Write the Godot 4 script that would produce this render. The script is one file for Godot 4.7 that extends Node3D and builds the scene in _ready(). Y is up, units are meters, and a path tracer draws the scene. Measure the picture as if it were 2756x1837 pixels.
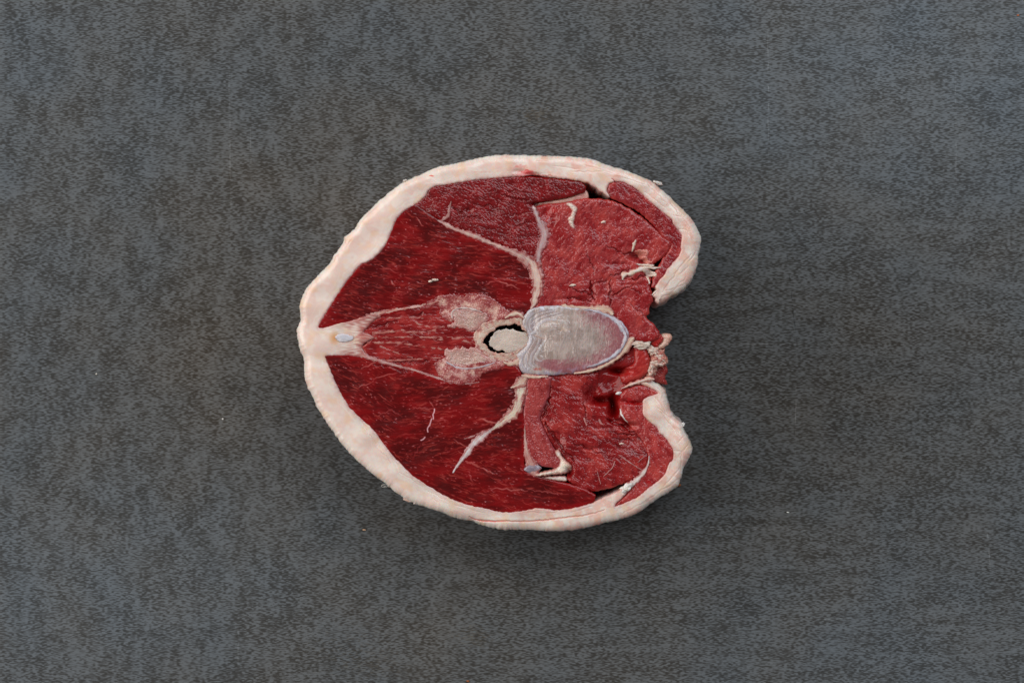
extends Node3D
# A raw bone-in double loin chop on a dark grey worktop, seen from straight above.
# Lengths named "t" below are tracing units of about 0.09 mm on the cut face; metres are used for the scene itself.

const G := 2.0            # step of the surface grid, in t
const OX := -20.0
const OY := -20.0
const NX := 870
const NY := 820
const MIDX := 868.3
const MIDY := 781.9
const DIST := 0.75        # camera height
const THICK := 0.028      # height of the cut face above the worktop
const FRAME_H := 0.25

var U := FRAME_H / 1837.0 / 1.4522 * (DIST - THICK) / DIST   # metres per t
var rng := RandomNumberGenerator.new()

# layers of strokes (marbling, fibres, painted glints, ridges, stains) that the cut surfaces pick up
var SA := PackedFloat32Array()
var SR := PackedFloat32Array()
var SG := PackedFloat32Array()
var SB := PackedFloat32Array()
var SH := PackedFloat32Array()
var dents: Array = []
var N_low := FastNoiseLite.new()
var N_big := FastNoiseLite.new()
var N_mid := FastNoiseLite.new()
var N_fine := FastNoiseLite.new()
var N_worm := FastNoiseLite.new()
var mats := {}
var chop: Node3D
var bone: Node3D


func _ready() -> void:
	# ---------------------------------------------------------------- camera, air, light, exposure
	var cam := Camera3D.new()
	cam.name = "camera"
	cam.fov = rad_to_deg(2.0 * atan(FRAME_H / 2.0 / DIST))
	cam.near = 0.05
	cam.far = 20.0
	cam.position = Vector3(0, DIST, 0)
	cam.rotation_degrees = Vector3(-90, 0, 0)
	add_child(cam)
	cam.current = true
	var env := Environment.new()
	env.background_mode = Environment.BG_COLOR
	env.background_color = Color(0.44, 0.445, 0.455)
	env.tonemap_mode = Environment.TONE_MAPPER_LINEAR
	env.tonemap_exposure = 1.0
	env.sdfgi_enabled = true
	env.ssao_enabled = true
	env.ssil_enabled = true
	var we := WorldEnvironment.new()
	we.name = "environment"
	we.environment = env
	add_child(we)
	area_light("window_light", Vector3(-1.75, 1.35, -0.55), Vector2(2.6, 2.0), 5.5, Color(1.0, 0.975, 0.95))
	area_light("fill_light", Vector3(0.75, 1.60, -1.35), Vector2(2.0, 1.4), 3.4, Color(0.94, 0.97, 1.0))

	rng.seed = 4711
	for k in [[N_low, 0.010, 11], [N_big, 0.0085, 15], [N_mid, 0.035, 12], [N_fine, 0.16, 13], [N_worm, 0.075, 14]]:
		k[0].noise_type = FastNoiseLite.TYPE_SIMPLEX_SMOOTH
		k[0].frequency = k[1]
		k[0].seed = k[2]
		k[0].fractal_type = FastNoiseLite.FRACTAL_NONE
	N_low.fractal_type = FastNoiseLite.FRACTAL_FBM
	N_low.fractal_octaves = 3
	N_worm.fractal_type = FastNoiseLite.FRACTAL_RIDGED
	N_worm.fractal_octaves = 2

	make_materials()
	make_table()
	make_chop()
	make_small_things()


func area_light(called: String, at: Vector3, size: Vector2, energy: float, tint: Color) -> void:
	var l := AreaLight3D.new()
	l.name = called
	l.area_size = size
	l.light_energy = energy
	l.light_color = tint
	l.shadow_enabled = true
	add_child(l)
	l.look_at_from_position(at, Vector3(0, 0.02, 0), Vector3.UP)


func make_materials() -> void:
	for k in [["meat", 0.34, 0.26, 0.45, 0.13, 0.05], ["fat", 0.36, 0.45, 0.45, 0.20, 0.24], ["wet", 0.32, 0.30, 0.6, 0.13, 0.06], ["bone", 0.34, 0.45, 0.75, 0.13, 0.14], ["dry", 0.6, 0.4, 0.0, 0.3, 0.0]]:
		var m := StandardMaterial3D.new()
		m.resource_name = k[0]
		m.vertex_color_use_as_albedo = true
		m.vertex_color_is_srgb = true
		m.roughness = k[1]
		m.metallic_specular = k[2]
		if k[3] > 0.0:
			m.clearcoat_enabled = true
			m.clearcoat = k[3]
			m.clearcoat_roughness = k[4]
		if k[5] > 0.0:
			m.subsurf_scatter_enabled = true
			m.subsurf_scatter_strength = k[5]
		mats[k[0]] = m


# ------------------------------------------------------------------------------------------------ worktop
func noise_bytes(w: int, h: int, freq: float, sd: int, octaves: int, kind := FastNoiseLite.TYPE_SIMPLEX_SMOOTH) -> Image:
	var n := FastNoiseLite.new()
	n.noise_type = kind
	n.seed = sd
	n.frequency = freq
	n.fractal_type = FastNoiseLite.FRACTAL_FBM if octaves > 1 else FastNoiseLite.FRACTAL_NONE
	n.fractal_octaves = octaves
	return n.get_seamless_image(w, h, false, false, 0.12)


func make_table() -> void:
	var W := 2048
	var H := 1366
	# grain: noise made small along x and then drawn out, so that flecks lie sideways
	var a := noise_bytes(512, H, 0.30, 21, 2)
	a.resize(W, H, Image.INTERPOLATE_CUBIC)
	# dashes left by the brush: random tones, drawn out sideways
	var dash := PackedByteArray()
	dash.resize(440 * 1000)
	for i in dash.size():
		dash[i] = clampi(int(128.0 + rng.randfn() * 54.0), 0, 255)
	var b := Image.create_from_data(440, 1000, false, Image.FORMAT_L8, dash)
	b.resize(W, H, Image.INTERPOLATE_CUBIC)
	var c := noise_bytes(W / 4, H / 8, 0.09, 23, 3)      # upright mottling
	c.resize(W, H, Image.INTERPOLATE_CUBIC)
	var e := noise_bytes(W / 8, H / 8, 0.035, 25, 2)     # warm and cool patches
	e.resize(W, H, Image.INTERPOLATE_CUBIC)
	# sideways smears of the right half, and patches where the wash is thin
	var f := noise_bytes(W / 16, H / 3, 0.10, 26, 3)
	f.resize(W, H, Image.INTERPOLATE_CUBIC)
	var g0 := noise_bytes(W / 8, H / 8, 0.05, 27, 3)
	g0.resize(W, H, Image.INTERPOLATE_CUBIC)
	# broad tone painted into the slab, with soft shade beside the chop and lighter corners: x, y, radii in photo pixels, lighter or darker, warmer
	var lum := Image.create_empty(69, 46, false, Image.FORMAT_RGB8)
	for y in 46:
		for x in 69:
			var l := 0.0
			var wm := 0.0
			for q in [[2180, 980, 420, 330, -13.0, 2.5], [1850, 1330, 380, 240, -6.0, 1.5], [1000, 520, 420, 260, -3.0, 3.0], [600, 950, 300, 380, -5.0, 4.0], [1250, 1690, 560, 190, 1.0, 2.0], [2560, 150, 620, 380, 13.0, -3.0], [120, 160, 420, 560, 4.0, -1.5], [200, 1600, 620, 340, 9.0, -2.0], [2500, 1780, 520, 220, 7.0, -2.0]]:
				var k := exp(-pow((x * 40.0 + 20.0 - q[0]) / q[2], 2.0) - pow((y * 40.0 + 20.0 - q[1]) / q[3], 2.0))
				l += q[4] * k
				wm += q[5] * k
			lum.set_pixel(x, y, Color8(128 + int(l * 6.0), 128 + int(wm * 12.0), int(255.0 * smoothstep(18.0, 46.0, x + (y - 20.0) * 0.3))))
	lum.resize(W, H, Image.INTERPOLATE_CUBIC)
	var da := a.get_data()
	var db := b.get_data()
	var dc := c.get_data()
	var de := e.get_data()
	var df := f.get_data()
	var dg := g0.get_data()
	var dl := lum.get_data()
	var out := PackedByteArray()
	out.resize(W * H * 3)
	var o := 0
	for i in W * H:
		var side: float = dl[o + 2] / 255.0
		var g: float = (da[i] - 128) * 0.46 + (db[i] - 128) * 0.66 + (dc[i] - 128) * (0.30 - 0.18 * side) + (df[i] - 128) * (0.03 + 0.17 * side)
		# flecks: the dark ground shows through a lighter wash, more in some places than in others
		var thin: float = clampf((dg[i] - 128) / 60.0 + 0.5, 0.0, 1.0)
		var t: float = clampf(0.64 - 0.08 * thin + g / (100.0 - 26.0 * thin), 0.0, 1.0)
		t = t * t * (3.0 - 2.0 * t)
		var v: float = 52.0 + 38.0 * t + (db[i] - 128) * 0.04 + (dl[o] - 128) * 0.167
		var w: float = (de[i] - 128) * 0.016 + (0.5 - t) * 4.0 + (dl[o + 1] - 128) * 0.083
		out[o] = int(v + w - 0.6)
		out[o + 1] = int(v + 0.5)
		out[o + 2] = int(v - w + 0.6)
		o += 3
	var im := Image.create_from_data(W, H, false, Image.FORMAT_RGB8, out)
	# hairline scratches and a few stains of the worktop
	var k := W / 2756.0
	for s in [[2068, 470, 2066, 20, 10], [2142, 985, 2140, 1240, 9], [2143, 1270, 2138, 1330, 7], [2652, 1385, 2668, 1560, 10], [1690, 928, 2420, 926, 7], [1290, 1415, 2330, 1421, 8], [1700, 1424, 2410, 1428, 6],
			[615, 100, 622, 690, 8], [672, 250, 676, 560, 6], [1600, 1665, 2740, 1668, 6], [640, 1640, 640, 1837, 8], [2570, 100, 2575, 640, 7], [2150, 980, 2110, 620, -9], [1810, 600, 2240, 570, -7], [420, 180, 380, 215, 9]]:
		scratch(im, Vector2(s[0], s[1]) * k, Vector2(s[2], s[3]) * k, s[4])
	for s in [[950, 1745, 120, 60], [1270, 1715, 50, 30], [1010, 1790, 130, 40], [1440, 310, 50, 30]]:
		for i in 260:
			var p := Vector2(s[0] + rng.randfn() * s[2] * 0.5, s[1] + rng.randfn() * s[3] * 0.5) * k
			for j in 5:
				blend_px(im, int(p.x) + j, int(p.y), Color(0.34, 0.29, 0.22), 0.22)
	var m := StandardMaterial3D.new()
	m.resource_name = "worktop"
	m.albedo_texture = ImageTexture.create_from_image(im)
	m.roughness = 0.62
	m.metallic_specular = 0.32
	m.heightmap_enabled = true
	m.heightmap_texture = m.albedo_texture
	m.heightmap_scale = 0.005
	m.texture_repeat = true
	var hx := 0.9
	var hz := 0.7
	var fw := FRAME_H * 1024.0 / 682.0
	var st := SurfaceTool.new()
	st.begin(Mesh.PRIMITIVE_TRIANGLES)
	var top := [Vector3(-hx, 0, -hz), Vector3(hx, 0, -hz), Vector3(hx, 0, hz), Vector3(-hx, 0, hz)]
	var low := top.map(func(p): return p - Vector3(0, 0.03, 0))
	var quad := func(p: Array, n: Vector3):
		for q in [0, 1, 2, 0, 2, 3]:
			st.set_normal(n)
			st.set_uv(Vector2(p[q].x / fw + 0.5, p[q].z / FRAME_H + 0.5 + p[q].y))
			st.add_vertex(p[q])
	quad.call(top, Vector3.UP)
	quad.call([low[3], low[2], low[1], low[0]], Vector3.DOWN)
	for q in 4:
		var r: int = (q + 1) % 4
		quad.call([top[r], top[q], low[q], low[r]], ((top[q] + top[r]) / 2.0).normalized())
	var t := MeshInstance3D.new()
	t.name = "worktop_surface"
	t.mesh = st.commit()
	t.material_override = m
	t.set_meta("kind", "structure")
	add_child(t, true)


func blend_px(im: Image, x: int, y: int, c: Color, a: float) -> void:
	if x >= 0 and y >= 0 and x < im.get_width() and y < im.get_height():
		im.set_pixel(x, y, im.get_pixel(x, y).lerp(c, a))


func scratch(im: Image, a: Vector2, b: Vector2, lift: float) -> void:
	var n := int(a.distance_to(b))
	for i in n:
		var t := float(i) / n
		var p := a.lerp(b, t)
		p += Vector2(N_mid.get_noise_1d(i * 0.4) * 1.2, N_mid.get_noise_1d(i * 0.4 + 99.0) * 1.2)
		var k: float = clampf(0.55 + N_mid.get_noise_1d(i * 0.9 + 500.0), 0.0, 1.0) * sin(PI * t) * lift * 2.4 / 255.0
		var x := int(p.x)
		var y := int(p.y)
		for dx in 2:
			if x + dx > 0 and y > 0 and x + dx < im.get_width() and y < im.get_height():
				var c := im.get_pixel(x + dx, y)
				im.set_pixel(x + dx, y, Color(c.r + k, c.g + k, c.b + k))


# ------------------------------------------------------------------------------------------------ outlines
func pts(a: Array) -> PackedVector2Array:
	var p := PackedVector2Array()
	for i in a.size() / 2:
		p.append(Vector2(a[2 * i], a[2 * i + 1]))
	return p


# a rounded, slightly ragged outline through the traced points; ctrl gets the index of the traced point behind each
func smooth(p: PackedVector2Array, closed: bool, step: float, rough: float, ctrl = null) -> PackedVector2Array:
	var out := PackedVector2Array()
	var n := p.size()
	for i in (n if closed else n - 1):
		var p1 := p[i]
		var p2 := p[(i + 1) % n]
		var p0 := p[(i - 1 + n) % n] if closed or i > 0 else p1 * 2.0 - p2
		var p3 := p[(i + 2) % n] if closed or i < n - 2 else p2 * 2.0 - p1
		var parts := maxi(1, int(p1.distance_to(p2) / step))
		for k in parts:
			var t := float(k) / parts
			var q := 0.5 * ((2.0 * p1) + (p2 - p0) * t + (2.0 * p0 - 5.0 * p1 + 4.0 * p2 - p3) * t * t + (3.0 * p1 - p0 - 3.0 * p2 + p3) * t * t * t)
			if rough > 0.0:
				q += Vector2(N_worm.get_noise_2d(q.x, q.y) + 0.3, N_worm.get_noise_2d(q.y + 900.0, q.x) + 0.3) * rough
			out.append(q)
			if ctrl != null:
				ctrl.append(i)
	if not closed:
		out.append(p[n - 1])
	return out


# which grid nodes lie inside the outlines, how far from them, and the nearest point on them
func raster(loops: Array, reach: float) -> Dictionary:
	var lo := Vector2(1e9, 1e9)
	var hi := Vector2(-1e9, -1e9)
	for l in loops:
		for q in l:
			lo = lo.min(q)
			hi = hi.max(q)
	var x0 := maxi(0, int(floor((lo.x - OX) / G)) - 2)
	var y0 := maxi(0, int(floor((lo.y - OY) / G)) - 2)
	var x1 := mini(NX - 1, int(ceil((hi.x - OX) / G)) + 2)
	var y1 := mini(NY - 1, int(ceil((hi.y - OY) / G)) + 2)
	var w := x1 - x0 + 1
	var h := y1 - y0 + 1
	var inside := PackedByteArray()
	inside.resize(w * h)
	var dist := PackedFloat32Array()
	dist.resize(w * h)
	dist.fill(reach * reach)
	var nearx := PackedFloat32Array()
	nearx.resize(w * h)
	var neary := PackedFloat32Array()
	neary.resize(w * h)
	var seg := PackedInt32Array()
	seg.resize(w * h)
	seg.fill(-1)
	var rows: Array = []
	for y in h:
		rows.append(PackedFloat32Array())
	var sid := 0
	for l in loops:
		var n: int = l.size()
		for i in n:
			var a: Vector2 = l[i]
			var b: Vector2 = l[(i + 1) % n]
			# crossings
			var ya := (minf(a.y, b.y) - OY) / G - y0
			var yb := (maxf(a.y, b.y) - OY) / G - y0
			for y in range(int(ceil(ya)), int(ceil(yb))):
				if y >= 0 and y < h:
					var yy := (y + y0) * G + OY
					rows[y].append(a.x + (b.x - a.x) * (yy - a.y) / (b.y - a.y))
			# distances
			var ax := a.x
			var ay := a.y
			var dx := b.x - ax
			var dy := b.y - ay
			var ll := dx * dx + dy * dy + 1e-9
			var ix0 := maxi(0, int((minf(ax, b.x) - reach - OX) / G) - x0)
			var ix1 := mini(w - 1, int((maxf(ax, b.x) + reach - OX) / G) + 1 - x0)
			var iy0 := maxi(0, int((minf(ay, b.y) - reach - OY) / G) - y0)
			var iy1 := mini(h - 1, int((maxf(ay, b.y) + reach - OY) / G) + 1 - y0)
			for iy in range(iy0, iy1 + 1):
				var py := (iy + y0) * G + OY
				var at := iy * w + ix0
				for ix in range(ix0, ix1 + 1):
					var px := (ix + x0) * G + OX
					var t := clampf(((px - ax) * dx + (py - ay) * dy) / ll, 0.0, 1.0)
					var qx := ax + dx * t
					var qy := ay + dy * t
					var dd := (px - qx) * (px - qx) + (py - qy) * (py - qy)
					if dd < dist[at]:
						dist[at] = dd
						nearx[at] = qx
						neary[at] = qy
						seg[at] = sid
					at += 1
			sid += 1
	for y in h:
		var r: PackedFloat32Array = rows[y]
		r.sort()
		for k in r.size() / 2:
			for x in range(maxi(0, int(ceil((r[2 * k] - OX) / G)) - x0), mini(w - 1, int(floor((r[2 * k + 1] - OX) / G)) - x0) + 1):
				inside[y * w + x] = 1
	return {"x0": x0, "y0": y0, "w": w, "h": h, "inside": inside, "dist": dist, "nearx": nearx, "neary": neary, "seg": seg}


# ------------------------------------------------------------------------------------------------ strokes
func stroke(p: PackedVector2Array, width: float, c: Color, alpha: float, lift: float, taper := true) -> void:
	var n := p.size()
	for i in n - 1:
		var a := p[i]
		var b := p[i + 1]
		var wa := width
		var wb := width
		if taper:
			wa *= 0.35 + 0.65 * sin(PI * clampf(float(i) / (n - 1), 0.02, 0.98))
			wb *= 0.35 + 0.65 * sin(PI * clampf(float(i + 1) / (n - 1), 0.02, 0.98))
		var ax := a.x
		var ay := a.y
		var dx := b.x - ax
		var dy := b.y - ay
		var ll := dx * dx + dy * dy + 1e-9
		var r := maxf(wa, wb) * 0.5 + 1.5
		var ix0 := maxi(0, int((minf(ax, b.x) - r - OX) / G))
		var ix1 := mini(NX - 1, int((maxf(ax, b.x) + r - OX) / G) + 1)
		var iy0 := maxi(0, int((minf(ay, b.y) - r - OY) / G))
		var iy1 := mini(NY - 1, int((maxf(ay, b.y) + r - OY) / G) + 1)
		for iy in range(iy0, iy1 + 1):
			var py := iy * G + OY
			for ix in range(ix0, ix1 + 1):
				var px := ix * G + OX
				var t := clampf(((px - ax) * dx + (py - ay) * dy) / ll, 0.0, 1.0)
				var qx := ax + dx * t - px
				var qy := ay + dy * t - py
				var rr := (wa + (wb - wa) * t) * 0.5
				var k := 1.0 - (sqrt(qx * qx + qy * qy) - rr + 1.5) / 3.0
				if k <= 0.0:
					continue
				if k > 1.0:
					k = 1.0
				var at := iy * NX + ix
				var al := k * alpha
				if al > SA[at] * 0.85:
					SA[at] = maxf(al, SA[at])
					SR[at] = c.r
					SG[at] = c.g
					SB[at] = c.b
				var hh := lift * k
				if absf(hh) > absf(SH[at]):
					SH[at] = hh


func wavy(a: Vector2, b: Vector2, wob: float, step := 9.0) -> PackedVector2Array:
	var p := PackedVector2Array()
	var n := maxi(2, int(a.distance_to(b) / step))
	var side := (b - a).orthogonal().normalized()
	var ph := rng.randf() * 1000.0
	for i in n + 1:
		var t := float(i) / n
		p.append(a.lerp(b, t) + side * N_mid.get_noise_2d(ph + t * a.distance_to(b) * 1.2, ph) * wob)
	return p


# many short fibres laid inside an outline
func fibres(poly: PackedVector2Array, count: int, angle: Callable, len_lo: float, len_hi: float, width: float, c0: Color, c1: Color, alpha: float, lift: float) -> void:
	var lo := Vector2(1e9, 1e9)
	var hi := Vector2(-1e9, -1e9)
	for q in poly:
		lo = lo.min(q)
		hi = hi.max(q)
	var made := 0
	var tries := 0
	while made < count and tries < count * 6:
		tries += 1
		var p := Vector2(rng.randf_range(lo.x, hi.x), rng.randf_range(lo.y, hi.y))
		if not Geometry2D.is_point_in_polygon(p, poly):
			continue
		# fibres come in clusters
		if N_low.get_noise_2d(p.x * 1.6 + 300.0, p.y * 2.4) < rng.randf_range(-0.45, 0.35):
			continue
		var l: float = len_lo + (len_hi - len_lo) * pow(rng.randf(), 2.0)
		var an: float = angle.call(p) + rng.randfn() * 0.16
		var d := Vector2(cos(an), sin(an)) * l * 0.5
		if not Geometry2D.is_point_in_polygon(p + d * 1.2, poly) or not Geometry2D.is_point_in_polygon(p - d * 1.2, poly):
			continue
		made += 1
		stroke(wavy(p - d, p + d, l * 0.06, 6.0), width * rng.randf_range(0.6, 1.25), c0.lerp(c1, rng.randf()), alpha * rng.randf_range(0.45, 1.0), lift * rng.randf_range(0.4, 1.2))


# ------------------------------------------------------------------------------------------------ surfaces
func world_at(x: float, y: float, up: float) -> Vector3:
	return Vector3((x - MIDX) * U, THICK + up * U, (y - MIDY) * U)


func commit(called: String, v: PackedVector3Array, c: PackedColorArray, idx: PackedInt32Array, mat: String, parent: Node3D, label := "") -> MeshInstance3D:
	var n := PackedVector3Array()
	n.resize(v.size())
	for i in range(0, idx.size(), 3):
		var a := idx[i]
		var b := idx[i + 1]
		var d := idx[i + 2]
		var f := (v[d] - v[a]).cross(v[b] - v[a]) * 1e6
		n[a] += f
		n[b] += f
		n[d] += f
	for i in n.size():
		n[i] = n[i].normalized() if n[i].length_squared() > 1e-12 else Vector3.UP
	var arr := []
	arr.resize(Mesh.ARRAY_MAX)
	arr[Mesh.ARRAY_VERTEX] = v
	arr[Mesh.ARRAY_NORMAL] = n
	arr[Mesh.ARRAY_COLOR] = c
	arr[Mesh.ARRAY_INDEX] = idx
	var m := ArrayMesh.new()
	m.add_surface_from_arrays(Mesh.PRIMITIVE_TRIANGLES, arr)
	m.surface_set_material(0, mats[mat])
	var o := MeshInstance3D.new()
	o.name = called
	o.mesh = m
	parent.add_child(o, true)
	if label:
		o.set_meta("label", label)
	return o


func dent_sum(use: Array, x: float, y: float) -> float:
	var s := 0.0
	for d in use:
		var ex: float = (x - d[0]) / d[2]
		var ey: float = (y - d[1]) / d[3]
		var q := ex * ex + ey * ey
		if q < 6.0:
			s += d[4] * exp(-q)
	return s


# One piece of tissue: the outline (with holes), a cut face shaped by noise, dents and strokes, a rounded edge, and walls down to the depth "low".
# o: h (height offset), amp, edge (drop), round (its width), low, c0 c1 c2 (colours), rim (edge colour), rimw, rough, fa (fibre angle), fs (stretch), fine (height of the fine grain),
#    inner (index of the first traced point of the inner border), irim, irimw, iround, iedge, tint (Callable), mat, dry (no strokes), bulge
func piece(called: String, loops: Array, o: Dictionary, parent: Node3D = null) -> MeshInstance3D:
	var h0: float = o.get("h", 0.0)
	var amp: float = o.get("amp", 4.0)
	var rd: float = o.get("round", 12.0)
	var drop: float = o.get("edge", 9.0)
	var low: float = o.get("low", -305.0)
	var c0: Color = o.c0
	var c1: Color = o.get("c1", c0)
	var c2: Color = o.get("c2", c1)
	var fmix: float = o.get("fmix", 0.35)
	var rim: Color = o.get("rim", c0)
	var rimw: float = o.get("rimw", 0.0)
	var inner: int = o.get("inner", -1)
	var irim: Color = o.get("irim", rim)
	var irimw: float = o.get("irimw", rimw)
	var ird: float = o.get("iround", rd)
	var idrop: float = o.get("iedge", drop)
	var fa: float = o.get("fa", 0.0)
	var fs: float = o.get("fs", 1.0)
	var fine: float = o.get("fine", 0.6)
	var grain: float = o.get("grain", 0.0)
	var rough_mid: float = o.get("mid", 0.6)
	var grow: float = o.get("grow", 0.0)
	var sk: float = 0.0 if o.get("dry", false) else 1.0
	var tint = o.get("tint")
	var bulge: float = o.get("bulge", 0.0)
	var ca := cos(fa)
	var sa := sin(fa)
	var reach: float = maxf(maxf(rd, rimw), maxf(ird, irimw)) + 3.0
	reach = maxf(reach, o.get("reach", 0.0))
	var lines: Array = []
	var ctrl: Array = []
	for l in loops:
		if grow != 0.0:
			var wide := Geometry2D.offset_polygon(l, grow, Geometry2D.JOIN_ROUND)
			if wide.size() > 0:
				l = wide[0]
		var line := smooth(l, true, 5.0, o.get("rough", 0.8), ctrl)
		var wob: float = o.get("wobble", 1.5)
		for i in line.size():
			var q := line[i]
			line[i] = q + Vector2(N_mid.get_noise_2d(q.x * 1.2, q.y * 1.2 + 400.0), N_mid.get_noise_2d(q.y * 1.2 + 800.0, q.x * 1.2)) * wob
		lines.append(line)
	var r := raster(lines, reach)
	var w: int = r.w
	var h: int = r.h
	var x0: int = r.x0
	var y0: int = r.y0
	var inside: PackedByteArray = r.inside
	var dist: PackedFloat32Array = r.dist
	var nearx: PackedFloat32Array = r.nearx
	var neary: PackedFloat32Array = r.neary
	var segs: PackedInt32Array = r.seg
	var use: Array = []
	for d in dents:
		if d[0] + d[2] * 2.5 > x0 * G + OX and d[0] - d[2] * 2.5 < (x0 + w) * G + OX and d[1] + d[3] * 2.5 > y0 * G + OY and d[1] - d[3] * 2.5 < (y0 + h) * G + OY:
			use.append(d)
	var vid := PackedInt32Array()
	vid.resize(w * h)
	vid.fill(-1)
	var v := PackedVector3Array()
	var col := PackedColorArray()
	var idx := PackedInt32Array()
	# which nodes are needed
	var need := PackedByteArray()
	need.resize(w * h)
	for y in h - 1:
		for x in w - 1:
			var at := y * w + x
			if inside[at] or inside[at + 1] or inside[at + w] or inside[at + w + 1]:
				need[at] = 1
				need[at + 1] = 1
				need[at + w] = 1
				need[at + w + 1] = 1
	# the walls' top rings use the same heights and colours, so queue their points after the grid
	var qx := PackedFloat32Array()
	var qy := PackedFloat32Array()
	var qd := PackedFloat32Array()
	var qs := PackedInt32Array()
	for y in h:
		for x in w:
			var at := y * w + x
			if need[at]:
				vid[at] = qx.size()
				if inside[at]:
					qx.append((x + x0) * G + OX)
					qy.append((y + y0) * G + OY)
					qd.append(sqrt(dist[at]))
				else:
					qx.append(nearx[at])
					qy.append(neary[at])
					qd.append(0.0)
				qs.append(segs[at])
	var ring_at := qx.size()
	var sid := 0
	for l in lines:
		for q in l:
			qx.append(q.x)
			qy.append(q.y)
			qd.append(0.0)
			qs.append(sid)
			sid += 1
	v.resize(qx.size())
	col.resize(qx.size())
	for i in qx.size():
		var px := qx[i]
		var py := qy[i]
		var d := qd[i]
		var inn: bool = inner >= 0 and qs[i] >= 0 and ctrl[qs[i]] >= inner
		var n1 := N_low.get_noise_2d(px, py)
		var n2 := N_mid.get_noise_2d((px * ca + py * sa) / fs, (py * ca - px * sa) * 1.3)
		var n3 := N_fine.get_noise_2d((px * ca + py * sa) / fs, (py * ca - px * sa))
		var up := h0 + N_big.get_noise_2d(px, py) * amp + n2 * rough_mid + n3 * fine
		if grain > 0.0:
			up += N_worm.get_noise_2d((px * ca + py * sa) / fs, (py * ca - px * sa)) * grain
		if use:
			up -= dent_sum(use, px, py)
		var erd := ird if inn else rd
		if d < erd:
			var q := 1.0 - d / erd
			up -= (idrop if inn else drop) * (1.0 - sqrt(maxf(0.0, 1.0 - q * q)))
		var c := c0.lerp(c1, smoothstep(-0.35, 0.35, n1 + n2 * 0.4))
		c = c.lerp(c2, fmix * smoothstep(-0.1, 0.7, n3 + n2 * 0.5))
		var ew := irimw if inn else rimw
		if ew > 0.0 and d < ew * (1.0 + n2 * 0.5):
			var q := 1.0 - d / (ew * (1.0 + n2 * 0.5))
			c = c.lerp(irim if inn else rim, q * q * (3.0 - 2.0 * q))
		if tint != null:
			c = tint.call(c, px, py, d, inn)
		if sk > 0.0:
			var gx := clampi(int(round((px - OX) / G)), 0, NX - 1)
			var gy := clampi(int(round((py - OY) / G)), 0, NY - 1)
			var at := gy * NX + gx
			up += SH[at]
			var al := SA[at]
			if al > 0.0:
				c.r += (SR[at] - c.r) * al
				c.g += (SG[at] - c.g) * al
				c.b += (SB[at] - c.b) * al
		v[i] = world_at(px, py, up)
		col[i] = c
	for y in h - 1:
		for x in w - 1:
			var at := y * w + x
			if inside[at] or inside[at + 1] or inside[at + w] or inside[at + w + 1]:
				var a := vid[at]
				var b := vid[at + 1]
				var e := vid[at + w]
				var f := vid[at + w + 1]
				idx.append_array([a, b, f, a, f, e])
	# walls
	var first := ring_at
	for l in lines:
		var n: int = l.size()
		var area := 0.0
		for i in n:
			area += l[i].x * l[(i + 1) % n].y - l[(i + 1) % n].x * l[i].y
		var steps := 5 if bulge != 0.0 else 3
		var prev := first
		for k in range(1, steps + 1):
			var t := float(k) / steps
			var base := v.size()
			for i in n:
				var q: Vector2 = l[i]
				var side: Vector2 = (l[(i + 1) % n] - l[(i - 1 + n) % n]).orthogonal().normalized() * (-1.0 if area < 0.0 else 1.0)
				var top: float = (v[first + i].y - THICK) / U
				var up: float = lerpf(top, low, t)
				q += side * (bulge * sin(t * 2.6) + (N_mid.get_noise_3d(q.x, q.y, t * 60.0) * 4.0 if bulge != 0.0 else 0.0))
				v.append(world_at(q.x, q.y, up))
				col.append(col[first + i].lerp(c0.lerp(c1, smoothstep(-0.3, 0.3, N_low.get_noise_3d(q.x, q.y, up * 0.8))), minf(1.0, t * 2.0)))
			for i in n:
				var j := (i + 1) % n
				if area > 0.0:
					idx.append_array([prev + i, base + j, prev + j, prev + i, base + i, base + j])
				else:
					idx.append_array([prev + i, prev + j, base + j, prev + i, base + j, base + i])
			prev = base
		first += n
	return commit(called, v, col, idx, o.get("mat", "meat"), parent if parent else chop, o.get("label", ""))


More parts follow.
